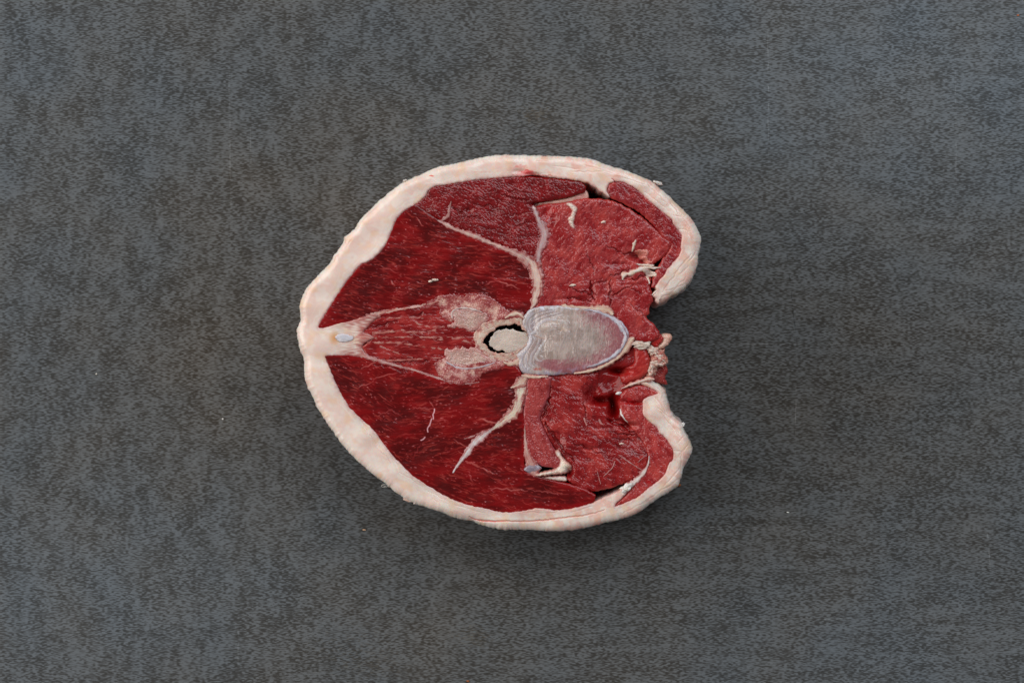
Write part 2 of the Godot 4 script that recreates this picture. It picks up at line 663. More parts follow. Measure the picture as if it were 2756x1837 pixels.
# A cord of connective tissue or fat: points x, y, width
func seam(called: String, a: Array, c0: Color, c1: Color, edge: Color, lift := 3.0, h := 0.0, sink := 7.0, mat := "fat", parent: Node3D = null, label := "") -> MeshInstance3D:
	var p := PackedVector2Array()
	var ws := PackedVector2Array()
	for i in a.size() / 3:
		p.append(Vector2(a[3 * i], a[3 * i + 1]))
		ws.append(Vector2(a[3 * i + 2], 0))
	var ctrl := []
	var line := smooth(p, false, 2.5, 1.2, ctrl)
	var n := line.size()
	var v := PackedVector3Array()
	var col := PackedColorArray()
	var idx := PackedInt32Array()
	var wmax := 0.0
	for q in ws:
		wmax = maxf(wmax, q.x)
	var m := clampi(int(wmax / 2.2), 6, 26)
	var run := 0.0
	var seen := -1
	var seg_from := 0
	var seed_off := p[0].x * 0.37 + p[0].y
	for i in n:
		if i > 0:
			run += line[i].distance_to(line[i - 1])
		var ci: int = ctrl[i] if i < ctrl.size() else p.size() - 2
		var t := 0.0
		var len_seg := p[ci].distance_to(p[ci + 1])
		t = clampf(line[i].distance_to(p[ci]) / maxf(len_seg, 1.0), 0.0, 1.0)
		var wd: float = lerpf(ws[ci].x, ws[ci + 1].x, t)
		wd *= 1.38 + 0.5 * N_mid.get_noise_2d(run * 1.6 + seed_off, 5.0)
		var side := (line[mini(i + 1, n - 1)] - line[maxi(i - 1, 0)]).orthogonal().normalized()
		for k in m + 1:
			var s := 2.0 * k / m - 1.0
			var off := s * wd * 0.5
			if k == 0 or k == m:
				off += N_mid.get_noise_2d(run * 0.6 + seed_off, 90.0 * s) * 3.0
			var q := line[i] + side * off
			var up := h + N_big.get_noise_2d(q.x, q.y) * 4.0 + lift * 0.3 * (1.0 - s * s) - sink * 0.6 * pow(absf(s), 6.0)
			var strand := N_fine.get_noise_2d(run * 0.12 + seed_off, s * wd * 0.55)
			up += strand * 0.45 + N_mid.get_noise_2d(q.x, q.y) * 0.6
			up -= dent_sum(dents, q.x, q.y)
			var c := c0.lerp(c1, smoothstep(-0.3, 0.5, strand + N_mid.get_noise_2d(q.x, q.y) * 0.8))
			c = c.lerp(edge, smoothstep(0.1, 1.0, absf(s) + strand * 0.35) * 0.92)
			v.append(world_at(q.x, q.y, up))
			col.append(c)
		if i > 0:
			for k in m:
				var b := (i - 1) * (m + 1) + k
				idx.append_array([b, b + m + 1, b + 1, b + 1, b + m + 1, b + m + 2])
	return commit(called, v, col, idx, mat, parent if parent else chop, label)


# A small irregular lump at a traced place: radii in t, height of its centre over the cut face
func lump(called: String, x: float, y: float, rx: float, ry: float, rz: float, turn: float, up: float, c0: Color, c1: Color, mat := "fat", parent: Node3D = null, rough := 0.3, label := "") -> MeshInstance3D:
	var v := PackedVector3Array()
	var col := PackedColorArray()
	var idx := PackedInt32Array()
	var nu := 22
	var nv := 14
	var sd := x * 1.7 + y
	for j in nv + 1:
		var ph := PI * j / nv
		for i in nu:
			var th := TAU * i / nu
			var d := Vector3(cos(th) * sin(ph), cos(ph), sin(th) * sin(ph))
			var k := 1.0 + rough * N_mid.get_noise_3d(d.x * 34.0 + sd, d.y * 34.0, d.z * 34.0) + rough * 0.5 * N_mid.get_noise_3d(d.x * 90.0 + sd, d.y * 90.0, d.z * 90.0)
			var lx := d.x * rx * k
			var ly := d.z * ry * k
			v.append(world_at(x + lx * cos(turn) - ly * sin(turn), y + lx * sin(turn) + ly * cos(turn), up + d.y * rz * k))
			col.append(c0.lerp(c1, smoothstep(-0.4, 0.4, N_mid.get_noise_3d(d.x * 50.0 + sd, d.y * 50.0 + 70.0, d.z * 50.0))))
	for j in nv:
		for i in nu:
			var a := j * nu + i
			var b := j * nu + (i + 1) % nu
			idx.append_array([a, b, b + nu, a, b + nu, a + nu])
	return commit(called, v, col, idx, mat, parent if parent else chop, label)


# ------------------------------------------------------------------------------------------------ the chop
const DEEP := Color(0.345, 0.0, 0.018)
const DEEP2 := Color(0.43, 0.012, 0.035)
const RED := Color(0.495, 0.105, 0.120)
const RED2 := Color(0.575, 0.195, 0.195)
const PINK := Color(0.655, 0.31, 0.305)
const CREAM := Color(0.875, 0.800, 0.755)
const CREAM2 := Color(0.862, 0.748, 0.700)
const WHITE := Color(0.900, 0.850, 0.815)
const TISSUE := Color(0.74, 0.56, 0.53)
const TISSUE2 := Color(0.80, 0.67, 0.62)
const BLEED := Color(0.50, 0.13, 0.13)
const ICE := Color(0.76, 0.76, 0.80)


func make_chop() -> void:
	chop = Node3D.new()
	chop.name = "loin_chop"
	chop.set_meta("label", "raw red double loin chop with white fat rim and cut backbone on the dark worktop")
	chop.set_meta("category", "meat")
	add_child(chop, true)
	SA.resize(NX * NY)
	SR.resize(NX * NY)
	SG.resize(NX * NY)
	SB.resize(NX * NY)
	SH.resize(NX * NY)

	# ---- outlines traced in t
	var outer := pts([1440, 635, 1458, 631, 1490, 607, 1530, 585, 1560, 555, 1580, 520, 1595, 480, 1600, 430, 1608, 400, 1607, 365, 1585, 320, 1555, 280, 1520, 245, 1480, 207, 1442, 173, 1425, 157, 1375, 135, 1315, 110, 1275, 100, 1230, 85, 1185, 67, 1110, 57, 1035, 54, 960, 52, 885, 49, 830, 49,
		775, 55, 700, 70, 625, 87, 565, 100, 500, 131, 445, 155, 400, 185, 350, 225, 310, 265, 272, 302, 258, 328, 237, 350, 211, 370, 200, 400, 172, 440, 150, 477, 125, 502, 82, 547, 55, 580, 42, 610, 33, 645, 37, 695, 22, 738, 27, 775, 37, 819, 50, 854, 52, 909, 62, 954, 90, 1009, 100, 1034, 127, 1079,
		165, 1134, 200, 1184, 250, 1239, 300, 1284, 365, 1334, 415, 1374, 450, 1399, 500, 1421, 590, 1449, 640, 1471, 710, 1486, 750, 1503, 830, 1518, 910, 1519, 1000, 1524, 1075, 1523, 1145, 1514, 1225, 1494, 1300, 1476, 1365, 1451, 1410, 1419, 1450, 1391, 1490, 1369, 1520, 1344,
		1530, 1314, 1540, 1284, 1557, 1249, 1572, 1221, 1575, 1204, 1562, 1169, 1541, 1124, 1535, 1104, 1500, 1069, 1485, 1034, 1475, 999, 1462, 964, 1425, 939, 1390, 926])
	var inner := pts([1368, 936, 1372, 948, 1402, 960, 1435, 982, 1392, 1000, 1378, 1019, 1381, 1069, 1405, 1094, 1435, 1119, 1445, 1139, 1472, 1164, 1495, 1204, 1497, 1239, 1477, 1264, 1465, 1299, 1435, 1329, 1400, 1354, 1365, 1384, 1315, 1409, 1270, 1424, 1300, 1392, 1325, 1362, 1305, 1352, 1270, 1371, 1220, 1394, 1175, 1414,
		1115, 1429, 1050, 1439, 985, 1433, 960, 1431, 900, 1443, 830, 1447, 780, 1436, 700, 1419, 640, 1399, 590, 1374, 540, 1344, 480, 1304, 440, 1264, 400, 1224, 355, 1164, 325, 1124, 280, 1084, 230, 1034, 200, 984, 175, 934, 155, 884, 140, 842, 170, 838, 205, 838, 265, 842, 310, 854, 336, 856, 300, 832, 283, 808, 288, 790, 308, 778, 330, 768, 310, 752, 288, 744, 302, 726, 326, 702, 350, 678, 335, 671, 292, 681, 245, 696, 195, 707, 150, 722, 114, 726, 130, 685, 160, 640, 185, 600,
		215, 555, 240, 525, 272, 485, 320, 460, 357, 427, 380, 390, 400, 345, 420, 300, 450, 270, 490, 247, 527, 215, 545, 187, 575, 175, 650, 162, 750, 148, 830, 141, 900, 137, 955, 131, 1000, 137, 1035, 142, 1085, 147, 1155, 160, 1185, 175, 1225, 202, 1250, 217, 1239, 190, 1247, 167, 1272, 157, 1305, 160, 1335, 174,
		1360, 190, 1385, 215, 1420, 245, 1455, 275, 1487, 300, 1500, 325, 1520, 350, 1532, 372, 1527, 400, 1525, 435, 1500, 470, 1475, 500, 1463, 520, 1442, 545, 1427, 567, 1433, 582, 1418, 602, 1430, 612, 1428, 622])
	var eye_up := pts([110, 724, 130, 685, 160, 640, 185, 600, 215, 555, 240, 525, 272, 485, 320, 460, 357, 427, 380, 390, 400, 345, 420, 300, 450, 270, 490, 247, 535, 280, 583, 312, 640, 345, 700, 368, 770, 400, 830, 425, 890, 450, 932, 480, 950, 520, 960, 570, 955, 615, 946, 645, 905, 690, 870, 685, 820, 660, 760, 625, 700, 610, 640, 612,
		580, 630, 500, 645, 440, 660, 370, 680, 300, 692, 240, 702, 190, 712, 150, 722])
	var cap_up := pts([488, 247, 527, 213, 545, 185, 575, 173, 650, 160, 750, 146, 830, 140, 900, 140, 955, 140, 1000, 143, 1085, 152, 1140, 161, 1157, 178, 1150, 195, 1085, 215, 1025, 226, 958, 238, 952, 258, 962, 290, 972, 320, 980, 360, 972, 410, 962, 455, 935, 455, 890, 430, 830, 402, 770, 380, 700, 352, 640, 328, 585, 303, 535, 275])
	var big_up := pts([968, 250, 1075, 241, 1120, 229, 1160, 224, 1200, 225, 1250, 231, 1290, 246, 1335, 270, 1375, 297, 1410, 326, 1435, 352, 1458, 374, 1482, 388, 1492, 405, 1476, 430, 1452, 452, 1424, 472, 1402, 500, 1410, 535, 1404, 565, 1412, 592, 1418, 622, 1401, 645, 1402, 670, 1388, 686, 1415, 710, 1440, 740, 1442, 765,
		1400, 785, 1335, 778, 1315, 745, 1295, 712, 1255, 685, 1180, 660, 1120, 655, 1060, 650, 1000, 645, 960, 655, 950, 640, 980, 590, 985, 530, 978, 470, 968, 440, 985, 390, 990, 345, 975, 310, 965, 280])
	var flap_up := pts([1240, 195, 1239, 186, 1247, 166, 1272, 156, 1306, 158, 1336, 173, 1362, 189, 1387, 214, 1422, 244, 1457, 274, 1489, 300, 1502, 325, 1522, 350, 1534, 372, 1529, 400, 1527, 436, 1502, 471, 1477, 501, 1465, 521, 1444, 546, 1429, 567, 1416, 566, 1424, 520, 1442, 488, 1462, 455, 1484, 428, 1494, 402, 1480, 384, 1462, 370, 1440, 345, 1412, 313, 1374, 277, 1332, 253, 1290, 231, 1256, 217])
	var eye_low := pts([136, 838, 155, 884, 175, 934, 200, 984, 230, 1034, 280, 1084, 325, 1124, 355, 1164, 400, 1224, 440, 1264, 480, 1304, 540, 1344, 590, 1374, 640, 1399, 700, 1420, 780, 1438, 830, 1450, 900, 1446, 960, 1433, 985, 1435, 1050, 1440, 1115, 1431, 1175, 1412, 1188, 1402, 1191, 1384, 1165, 1369, 1135, 1355, 1085, 1340, 1035, 1330, 975, 1315, 925, 1294,
		912, 1250, 916, 1180, 918, 1110, 908, 1060, 902, 1010, 900, 960, 900, 905, 885, 880, 850, 868, 790, 885, 740, 905, 720, 936, 660, 944, 600, 934, 530, 909, 460, 889, 400, 874, 320, 848, 265, 839, 200, 836])
	var mid := pts([285, 745, 300, 720, 340, 695, 400, 668, 470, 652, 520, 645, 580, 640, 620, 665, 650, 690, 650, 715, 700, 735, 735, 755, 738, 790, 740, 810, 680, 812, 615, 820, 610, 845, 600, 860, 585, 870, 595, 895, 610, 915, 600, 930, 540, 908, 460, 884, 400, 868, 335, 850, 300, 832, 285, 805, 310, 785, 325, 770, 310, 755])
	var strip_low := pts([925, 905, 1000, 915, 1020, 925, 1012, 950, 1006, 999, 990, 1034, 972, 1080, 982, 1114, 1006, 1164, 1036, 1214, 1052, 1250, 1050, 1274, 985, 1262, 950, 1246, 924, 1200, 914, 1134, 916, 1064, 924, 984])
	var fillet := pts([995, 918, 1080, 912, 1160, 900, 1205, 905, 1203, 940, 1196, 970, 1180, 1000, 1202, 1010, 1217, 1030, 1227, 1055, 1262, 1085, 1300, 1100, 1345, 1124, 1372, 1156, 1392, 1189, 1402, 1224, 1399, 1264, 1380, 1295, 1350, 1320, 1310, 1333, 1268, 1347, 1230, 1358, 1190, 1366, 1160, 1364, 1138, 1355, 1110, 1338, 1085, 1321,
		1088, 1300, 1100, 1270, 1085, 1244, 1062, 1220, 1040, 1200, 1012, 1160, 988, 1110, 978, 1080, 995, 1034, 1010, 999, 1016, 950])
	var flap_low := pts([1360, 955, 1315, 969, 1296, 989, 1287, 1019, 1292, 1054, 1315, 1089, 1345, 1124, 1370, 1154, 1390, 1189, 1402, 1224, 1400, 1264, 1382, 1299, 1355, 1324, 1335, 1354, 1315, 1384, 1268, 1425, 1316, 1411, 1367, 1386, 1402, 1356, 1437, 1331, 1467, 1301, 1479, 1265, 1499, 1240, 1497, 1203, 1474, 1162, 1447, 1137, 1437, 1117, 1407, 1092, 1383, 1068, 1380, 1020, 1394, 1002, 1438, 983, 1404, 958])
	var pillar := pts([1345, 806, 1362, 796, 1395, 806, 1406, 850, 1402, 902, 1368, 930, 1320, 946, 1300, 940, 1292, 915, 1312, 889, 1348, 862])
	var recess := pts([1170, 905, 1215, 890, 1262, 866, 1300, 835, 1345, 800, 1362, 850, 1316, 890, 1298, 920, 1306, 945, 1330, 960, 1300, 990, 1294, 1020, 1296, 1060, 1330, 1110, 1270, 1100, 1222, 1056, 1212, 1026, 1196, 1012, 1172, 1000, 1188, 960])

	# ---- hollows of the cut face: x, y, rx, ry, depth
	dents = [[960, 246, 26, 7, 14], [1005, 282, 20, 26, 12], [1030, 300, 12, 12, 10], [1178, 990, 24, 30, 30], [1222, 1014, 34, 13, 60], [1266, 1038, 15, 40, 80], [1258, 945, 30, 24, 20], [1290, 895, 30, 10, 25], [1285, 900, 40, 12, 30], [1355, 448, 26, 14, 34], [1382, 468, 16, 9, 24],
		[1405, 520, 16, 14, 26], [1320, 1112, 34, 12, 26], [1280, 1095, 30, 10, 18], [1340, 1160, 30, 24, 14], [1092, 1292, 13, 17, 34], [1010, 1080, 30, 70, 9], [1050, 1190, 22, 60, 12], [1120, 1230, 60, 30, 7], [1310, 1018, 22, 8, 10], [1355, 1022, 20, 7, 14],
		[1180, 585, 12, 40, 7], [1110, 615, 60, 9, 8], [1240, 560, 9, 40, 6], [1310, 540, 30, 9, 7], [1400, 740, 16, 14, 6], [700, 270, 12, 10, 9], [640, 255, 20, 16, 6], [500, 640, 40, 10, 5], [900, 117, 26, 9, 9], [945, 128, 40, 6, 8], [1250, 600, 60, 12, 5], [1290, 480, 50, 8, 5], [1330, 560, 40, 7, 5],
		[1075, 760, 20, 30, -7], [1010, 730, 40, 18, -6], [1040, 800, 30, 40, -5], [990, 800, 12, 50, 5], [955, 700, 10, 40, 5], [215, 768, 40, 22, 4], [1240, 1120, 40, 8, 6], [1180, 1200, 60, 10, 6], [1330, 1200, 40, 20, 5]]

	paint_strokes(eye_up, cap_up, big_up, flap_up, eye_low, mid, strip_low, fillet, flap_low)

	# ---- what lies deep between the muscles
	var deep := PackedVector2Array()
	for q in [[1400, 600, 1560, 500, 1570, 400, 1500, 260, 1380, 165, 1180, 90, 960, 75, 700, 95, 450, 185, 240, 380, 100, 590, 60, 740, 80, 900, 180, 1120, 400, 1340, 640, 1450, 900, 1495, 1100, 1500, 1300, 1440, 1480, 1330, 1540, 1210, 1450, 1010, 1400, 930, 1440, 900, 1440, 760, 1380, 690, 1385, 640]]:
		deep = pts(q)
	piece("deep_tissue", [deep], {"h": -190.0, "amp": 10.0, "low": -300.0, "c0": Color(0.20, 0.02, 0.03), "c1": Color(0.26, 0.03, 0.04), "dry": true})

	# ---- fat
	var rim := outer.duplicate()
	rim.append_array(inner)
	piece("fat_layer", [rim], {"h": 2.0, "amp": 6.0, "mid": 0.22, "round": 34.0, "edge": 34.0, "low": -305.0, "inner": outer.size(), "iround": 8.0, "iedge": 6.0, "c0": CREAM, "c1": CREAM2, "c2": WHITE, "fmix": 0.12, "irim": Color(0.74, 0.50, 0.48), "irimw": 13.0,
		"rim": Color(0.90, 0.86, 0.82), "rimw": 14.0, "rough": 1.6, "wobble": 1.6, "fine": 0.08, "grain": 0.15, "mat": "fat", "bulge": 10.0, "reach": 52.0, "tint": fat_tint})

	# ---- muscles
	var eye := {"grow": 5.0, "h": 0.0, "amp": 4.0, "round": 9.0, "edge": 5.0, "c0": DEEP, "c1": DEEP2, "c2": Color(0.47, 0.05, 0.055), "rim": Color(0.52, 0.035, 0.05), "rimw": 26.0, "fa": 0.12, "fs": 5.0, "fmix": 0.25, "fine": 0.40, "grain": 0.15, "tint": depth_tint}
	piece("loin_muscle", [eye_up], eye)
	var eye2 := eye.duplicate()
	eye2.fa = -0.08
	piece("loin_muscle", [eye_low], eye2)
	var cap := eye.duplicate()
	cap.merge({"tint": null, "h": -1.0, "amp": 4.0, "grow": 3.0, "c0": Color(0.38, 0.02, 0.04), "c1": Color(0.45, 0.055, 0.07), "c2": Color(0.54, 0.14, 0.145), "round": 12.0, "edge": 8.0, "mat": "wet", "fa": 0.25, "fs": 1.8, "fine": 0.8, "grain": 1.0, "rimw": 8.0, "low": -90.0}, true)
	piece("cap_muscle", [cap_up], cap)
	var mb := {"grow": 4.0, "mid": 1.4, "h": -3.0, "amp": 4.0, "round": 14.0, "edge": 9.0, "c0": RED, "c1": RED2, "c2": PINK, "fmix": 0.30, "rim": Color(0.62, 0.21, 0.20), "rimw": 12.0, "mat": "wet", "fa": -0.9, "fs": 1.7, "fine": 0.7, "grain": 1.0, "rough": 2.2, "tint": bloom}
	piece("tender_muscle", [big_up], mb)
	var fil := mb.duplicate()
	fil.merge({"h": -8.0, "fa": 0.5, "c0": Color(0.42, 0.04, 0.055), "c1": Color(0.52, 0.115, 0.115), "round": 18.0, "edge": 13.0, "rough": 1.6}, true)
	piece("tender_muscle", [fillet], fil)
	var fl := mb.duplicate()
	fl.merge({"h": -2.0, "amp": 4.0, "c0": Color(0.44, 0.075, 0.095), "c1": Color(0.50, 0.12, 0.135), "c2": Color(0.60, 0.23, 0.24), "fa": 0.8, "fs": 1.3, "grain": 0.7, "round": 12.0, "edge": 8.0}, true)
	piece("flank_muscle", [flap_up], fl)
	var fl2 := fl.duplicate()
	fl2.merge({"fa": 1.0, "c0": Color(0.52, 0.12, 0.125), "c1": Color(0.62, 0.20, 0.195), "c2": Color(0.70, 0.33, 0.31)}, true)
	piece("flank_muscle", [flap_low], fl2)
	piece("strip_muscle", [strip_low], {"grow": 6.0, "h": 0.0, "amp": 4.0, "round": 18.0, "edge": 9.0, "c0": Color(0.53, 0.16, 0.16), "c1": Color(0.60, 0.23, 0.22), "c2": Color(0.68, 0.34, 0.33), "rim": Color(0.62, 0.27, 0.29), "rimw": 14.0, "mat": "wet", "fa": 1.3, "fs": 1.5, "fine": 0.8, "grain": 0.8})
	piece("back_muscle", [mid], {"grow": 5.0, "edge": 4.0, "h": -2.0, "amp": 4.0, "c0": Color(0.42, 0.04, 0.05), "c1": Color(0.55, 0.13, 0.125), "c2": Color(0.62, 0.22, 0.20), "rim": Color(0.62, 0.25, 0.22), "rimw": 10.0, "mat": "wet", "fa": 0.0, "fs": 4.0, "fine": 0.5, "grain": 0.7})
	piece("recessed_muscle", [recess], {"grow": 5.0, "h": -16.0, "amp": 8.0, "c0": Color(0.43, 0.05, 0.06), "c1": Color(0.50, 0.09, 0.09), "c2": Color(0.56, 0.14, 0.13), "fa": -0.7, "fs": 3.0, "fine": 0.6, "grain": 0.9, "low": -250.0})
	piece("pillar_muscle", [pillar], {"grow": 4.0, "h": -4.0, "amp": 5.0, "round": 22.0, "edge": 18.0, "c0": Color(0.56, 0.13, 0.125), "c1": Color(0.63, 0.20, 0.18), "c2": Color(0.70, 0.30, 0.27), "fa": -0.6, "fs": 2.4, "fine": 0.6, "grain": 0.9, "low": -260.0})
	# the pale skin under the tongue of the cap muscle
	piece("fascia", [pts([950, 244, 1025, 229, 1085, 218, 1135, 200, 1155, 186, 1165, 200, 1165, 224, 1120, 232, 1075, 240, 1000, 248, 960, 252])], {"h": -15.0, "amp": 3.0, "round": 8.0, "edge": 8.0, "c0": Color(0.74, 0.50, 0.46), "c1": Color(0.80, 0.60, 0.54), "c2": Color(0.70, 0.42, 0.40), "fs": 4.0, "fine": 0.8, "mat": "fat", "low": -160.0})

	make_spine()
	make_seams()
	make_trim()


func fat_tint(c: Color, x: float, y: float, d: float, inn: bool) -> Color:
	# thin layers that follow the border with the meat
	if inn and d < 50.0:
		var w := N_mid.get_noise_2d(x * 0.5 + 60.0, y * 0.5) * 9.0
		for k in [[13.0, Color(0.90, 0.76, 0.68), 0.45], [21.0, Color(0.97, 0.93, 0.89), 0.4], [27.0, Color(0.86, 0.72, 0.65), 0.35], [38.0, Color(0.95, 0.87, 0.78), 0.3]]:
			var q: float = absf(d + w - k[0]) / 2.6
			if q < 1.0:
				c = c.lerp(k[1], (1.0 - q) * k[2] * clampf(0.6 + N_low.get_noise_2d(x + k[0] * 40.0, y) * 2.0, 0.0, 1.0))
	if inn and d < 34.0:
		c = c.lerp(Color(0.84, 0.73, 0.69), 0.55 * (1.0 - d / 34.0))
	var o := N_big.get_noise_2d(x * 1.9 + 700.0, y * 1.9)
	if o > 0.30:
		c = c.lerp(Color(0.88, 0.71, 0.57), minf(0.42, (o - 0.30) * 1.1))
	if x > 100.0 and x < 360.0 and y > 660.0 and y < 870.0:
		var e := Vector2((x - 174.0) / 26.0, (y - 768.0) / 32.0).length()
		var st := N_fine.get_noise_2d(x * 0.14, y * 0.9)
		c = c.lerp(Color(0.78, 0.64, 0.59), clampf(0.5 + st * 0.7, 0.0, 1.0) * smoothstep(130.0, 260.0, x))
		if inn and d < 34.0 and x > 180.0:
			c = c.lerp(Color(0.58, 0.25, 0.24), clampf(1.0 - d / 34.0 + st * 0.5, 0.0, 0.9) * 0.75 * smoothstep(180.0, 250.0, x))
		if e < 1.0 and x < 206.0:
			c = c.lerp(Color(0.80, 0.56, 0.36), (1.0 - e) * 1.0)
	var p := N_low.get_noise_2d(x * 1.3, y * 1.3 + 900.0)
	c = c.lerp(Color(0.84, 0.60, 0.54), clampf((p - 0.02) * 1.5, 0.0, 0.5) * smoothstep(650.0, 1000.0, x))
	return c


func depth_tint(c: Color, x: float, y: float, _d: float, _inn: bool) -> Color:
	# older, darker bundles and fresher, redder ones
	var n := N_big.get_noise_2d(x * 0.6 + 120.0, y * 0.8 + 510.0) + 0.25 * N_low.get_noise_2d(x * 0.5 + 90.0, y * 1.4)
	c = c.lerp(Color(0.26, 0.0, 0.012), clampf((n + 0.10) * 0.9, 0.0, 0.6))
	return c.lerp(Color(0.50, 0.06, 0.065), clampf((-n - 0.12) * 0.9, 0.0, 0.5))


func bloom(c: Color, x: float, y: float, _d: float, _inn: bool) -> Color:
	var n := N_low.get_noise_2d(x * 0.9 + 250.0, y * 0.9 + 40.0)
	c = c.lerp(Color(0.67, 0.24, 0.21), clampf((n - 0.02) * 1.6, 0.0, 0.5))
	return c.lerp(Color(0.50, 0.05, 0.06), clampf((-n - 0.12) * 1.8, 0.0, 0.55))


func paint_strokes(eye_up, cap_up, big_up, flap_up, eye_low, mid, strip_low, fillet, flap_low) -> void:
	var marb := Color(0.66, 0.33, 0.29)
	var marb2 := Color(0.55, 0.20, 0.15)
	var up_angle := func(p: Vector2) -> float: return 0.20 - 0.0003 * (p.x - 300.0) + (0.25 if p.y < 360.0 else 0.0)
	var low_angle := func(p: Vector2) -> float: return (0.45 if p.x < 420.0 else (-0.10 if p.y < 1230.0 else 0.28)) if p.y > 850.0 else 0.3
	fibres(eye_up, 700, up_angle, 8.0, 52.0, 3.4, marb, marb2, 0.9, 0.2)
	fibres(eye_low, 900, low_angle, 8.0, 56.0, 3.4, marb, marb2, 0.9, 0.2)
	# pale fibre flecks, with wet glints painted in as whitish strokes
	fibres(eye_up, 420, up_angle, 4.0, 11.0, 3.0, Color(0.66, 0.32, 0.31), Color(0.88, 0.68, 0.66), 0.85, 1.2)
	fibres(eye_low, 560, low_angle, 4.0, 13.0, 3.0, Color(0.66, 0.32, 0.31), Color(0.88, 0.68, 0.66), 0.85, 1.2)
	var cap_angle := func(p: Vector2) -> float: return 0.5 if p.x < 800.0 else 1.0
	fibres(cap_up, 620, cap_angle, 6.0, 18.0, 3.2, Color(0.76, 0.48, 0.47), Color(0.58, 0.20, 0.20), 0.65, 1.4)
	var any := func(p: Vector2) -> float: return -1.0 + 1.4 * N_low.get_noise_2d(p.x * 2.0, p.y * 2.0) + (1.2 if rng.randf() < 0.3 else 0.0)
	fibres(big_up, 1700, any, 5.0, 15.0, 3.0, Color(0.77, 0.52, 0.51), Color(0.62, 0.26, 0.25), 0.55, 1.0)
	fibres(fillet, 650, any, 5.0, 14.0, 3.0, Color(0.68, 0.38, 0.36), Color(0.56, 0.19, 0.17), 0.5, 1.0)
	fibres(flap_up, 620, any, 5.0, 12.0, 3.0, Color(0.76, 0.50, 0.50), Color(0.60, 0.25, 0.25), 0.6, 1.2)
	fibres(flap_low, 560, any, 5.0, 14.0, 3.0, Color(0.78, 0.50, 0.49), Color(0.62, 0.25, 0.24), 0.6, 1.2)
	fibres(strip_low, 300, any, 5.0, 12.0, 3.0, Color(0.72, 0.42, 0.42), Color(0.62, 0.27, 0.27), 0.5, 1.6)
	var level := func(_p: Vector2) -> float: return 0.0
	fibres(mid, 260, level, 10.0, 46.0, 3.0, Color(0.74, 0.42, 0.38), Color(0.62, 0.24, 0.22), 0.6, 1.4)

	# single marks one can make out in the photograph: x0, y0, x1, y1, width, alpha
	for s in [[495, 295, 520, 330, 4, 0.7], [505, 300, 560, 305, 3, 0.35], [500, 268, 575, 308, 3, 0.45], [715, 190, 750, 187, 4, 0.4], [700, 215, 725, 198, 4, 0.55], [340, 480, 425, 515, 3, 0.6], [400, 405, 470, 425, 3, 0.4], [395, 545, 410, 560, 7, 0.7], [330, 568, 360, 575, 5, 0.4], [500, 430, 600, 448, 3, 0.4], [390, 605, 480, 590, 3, 0.4],
			[800, 540, 900, 575, 6, 0.6], [775, 470, 800, 500, 5, 0.5], [765, 560, 800, 545, 6, 0.5], [280, 890, 340, 860, 4, 0.7], [320, 930, 420, 905, 4, 0.65], [260, 965, 330, 935, 4, 0.6], [540, 1005, 640, 985, 4, 0.45], [330, 1075, 400, 1050, 4, 0.5], [480, 1040, 570, 1048, 5, 0.5], [380, 1040, 440, 1075, 4, 0.4], [560, 1090, 620, 1092, 5, 0.4], [545, 1015, 560, 1040, 6, 0.5], [740, 1085, 820, 1100, 8, 0.65],
			[640, 1168, 690, 1195, 2.5, 0.9], [590, 1255, 640, 1250, 5, 0.35], [655, 1210, 690, 1222, 3, 0.7], [690, 1250, 745, 1275, 9, 0.5], [745, 1275, 800, 1300, 6, 0.65], [700, 1300, 715, 1330, 7, 0.4], [775, 1355, 930, 1365, 6, 0.6], [930, 1362, 1090, 1380, 5, 0.5], [1160, 620, 1200, 640, 6, 0.5], [1240, 590, 1275, 600, 5, 0.4], [1215, 300, 1260, 310, 4, 0.35], [1200, 296, 1215, 275, 4, 0.45], [1290, 320, 1345, 315, 4, 0.4]]:
		stroke(wavy(Vector2(s[0], s[1]), Vector2(s[2], s[3]), 5.0), s[4], Color(0.76, 0.50, 0.46), s[5], 0.7)
	# pale crack in the lower eye
	for s in [[563, 1045, 557, 1085], [557, 1085, 545, 1110], [545, 1110, 538, 1135], [527, 1155, 512, 1168]]:
		stroke(wavy(Vector2(s[0], s[1]), Vector2(s[2], s[3]), 4.0, 4.0), 4.5, Color(0.86, 0.72, 0.74), 0.95, 0.8, false)
	stroke(wavy(Vector2(510, 1180), Vector2(480, 1240), 4.0), 2.5, Color(0.66, 0.34, 0.34), 0.6, 0.4)
	# furrows between the bundles of the right-hand muscles
	var furrow := Color(0.40, 0.03, 0.04)
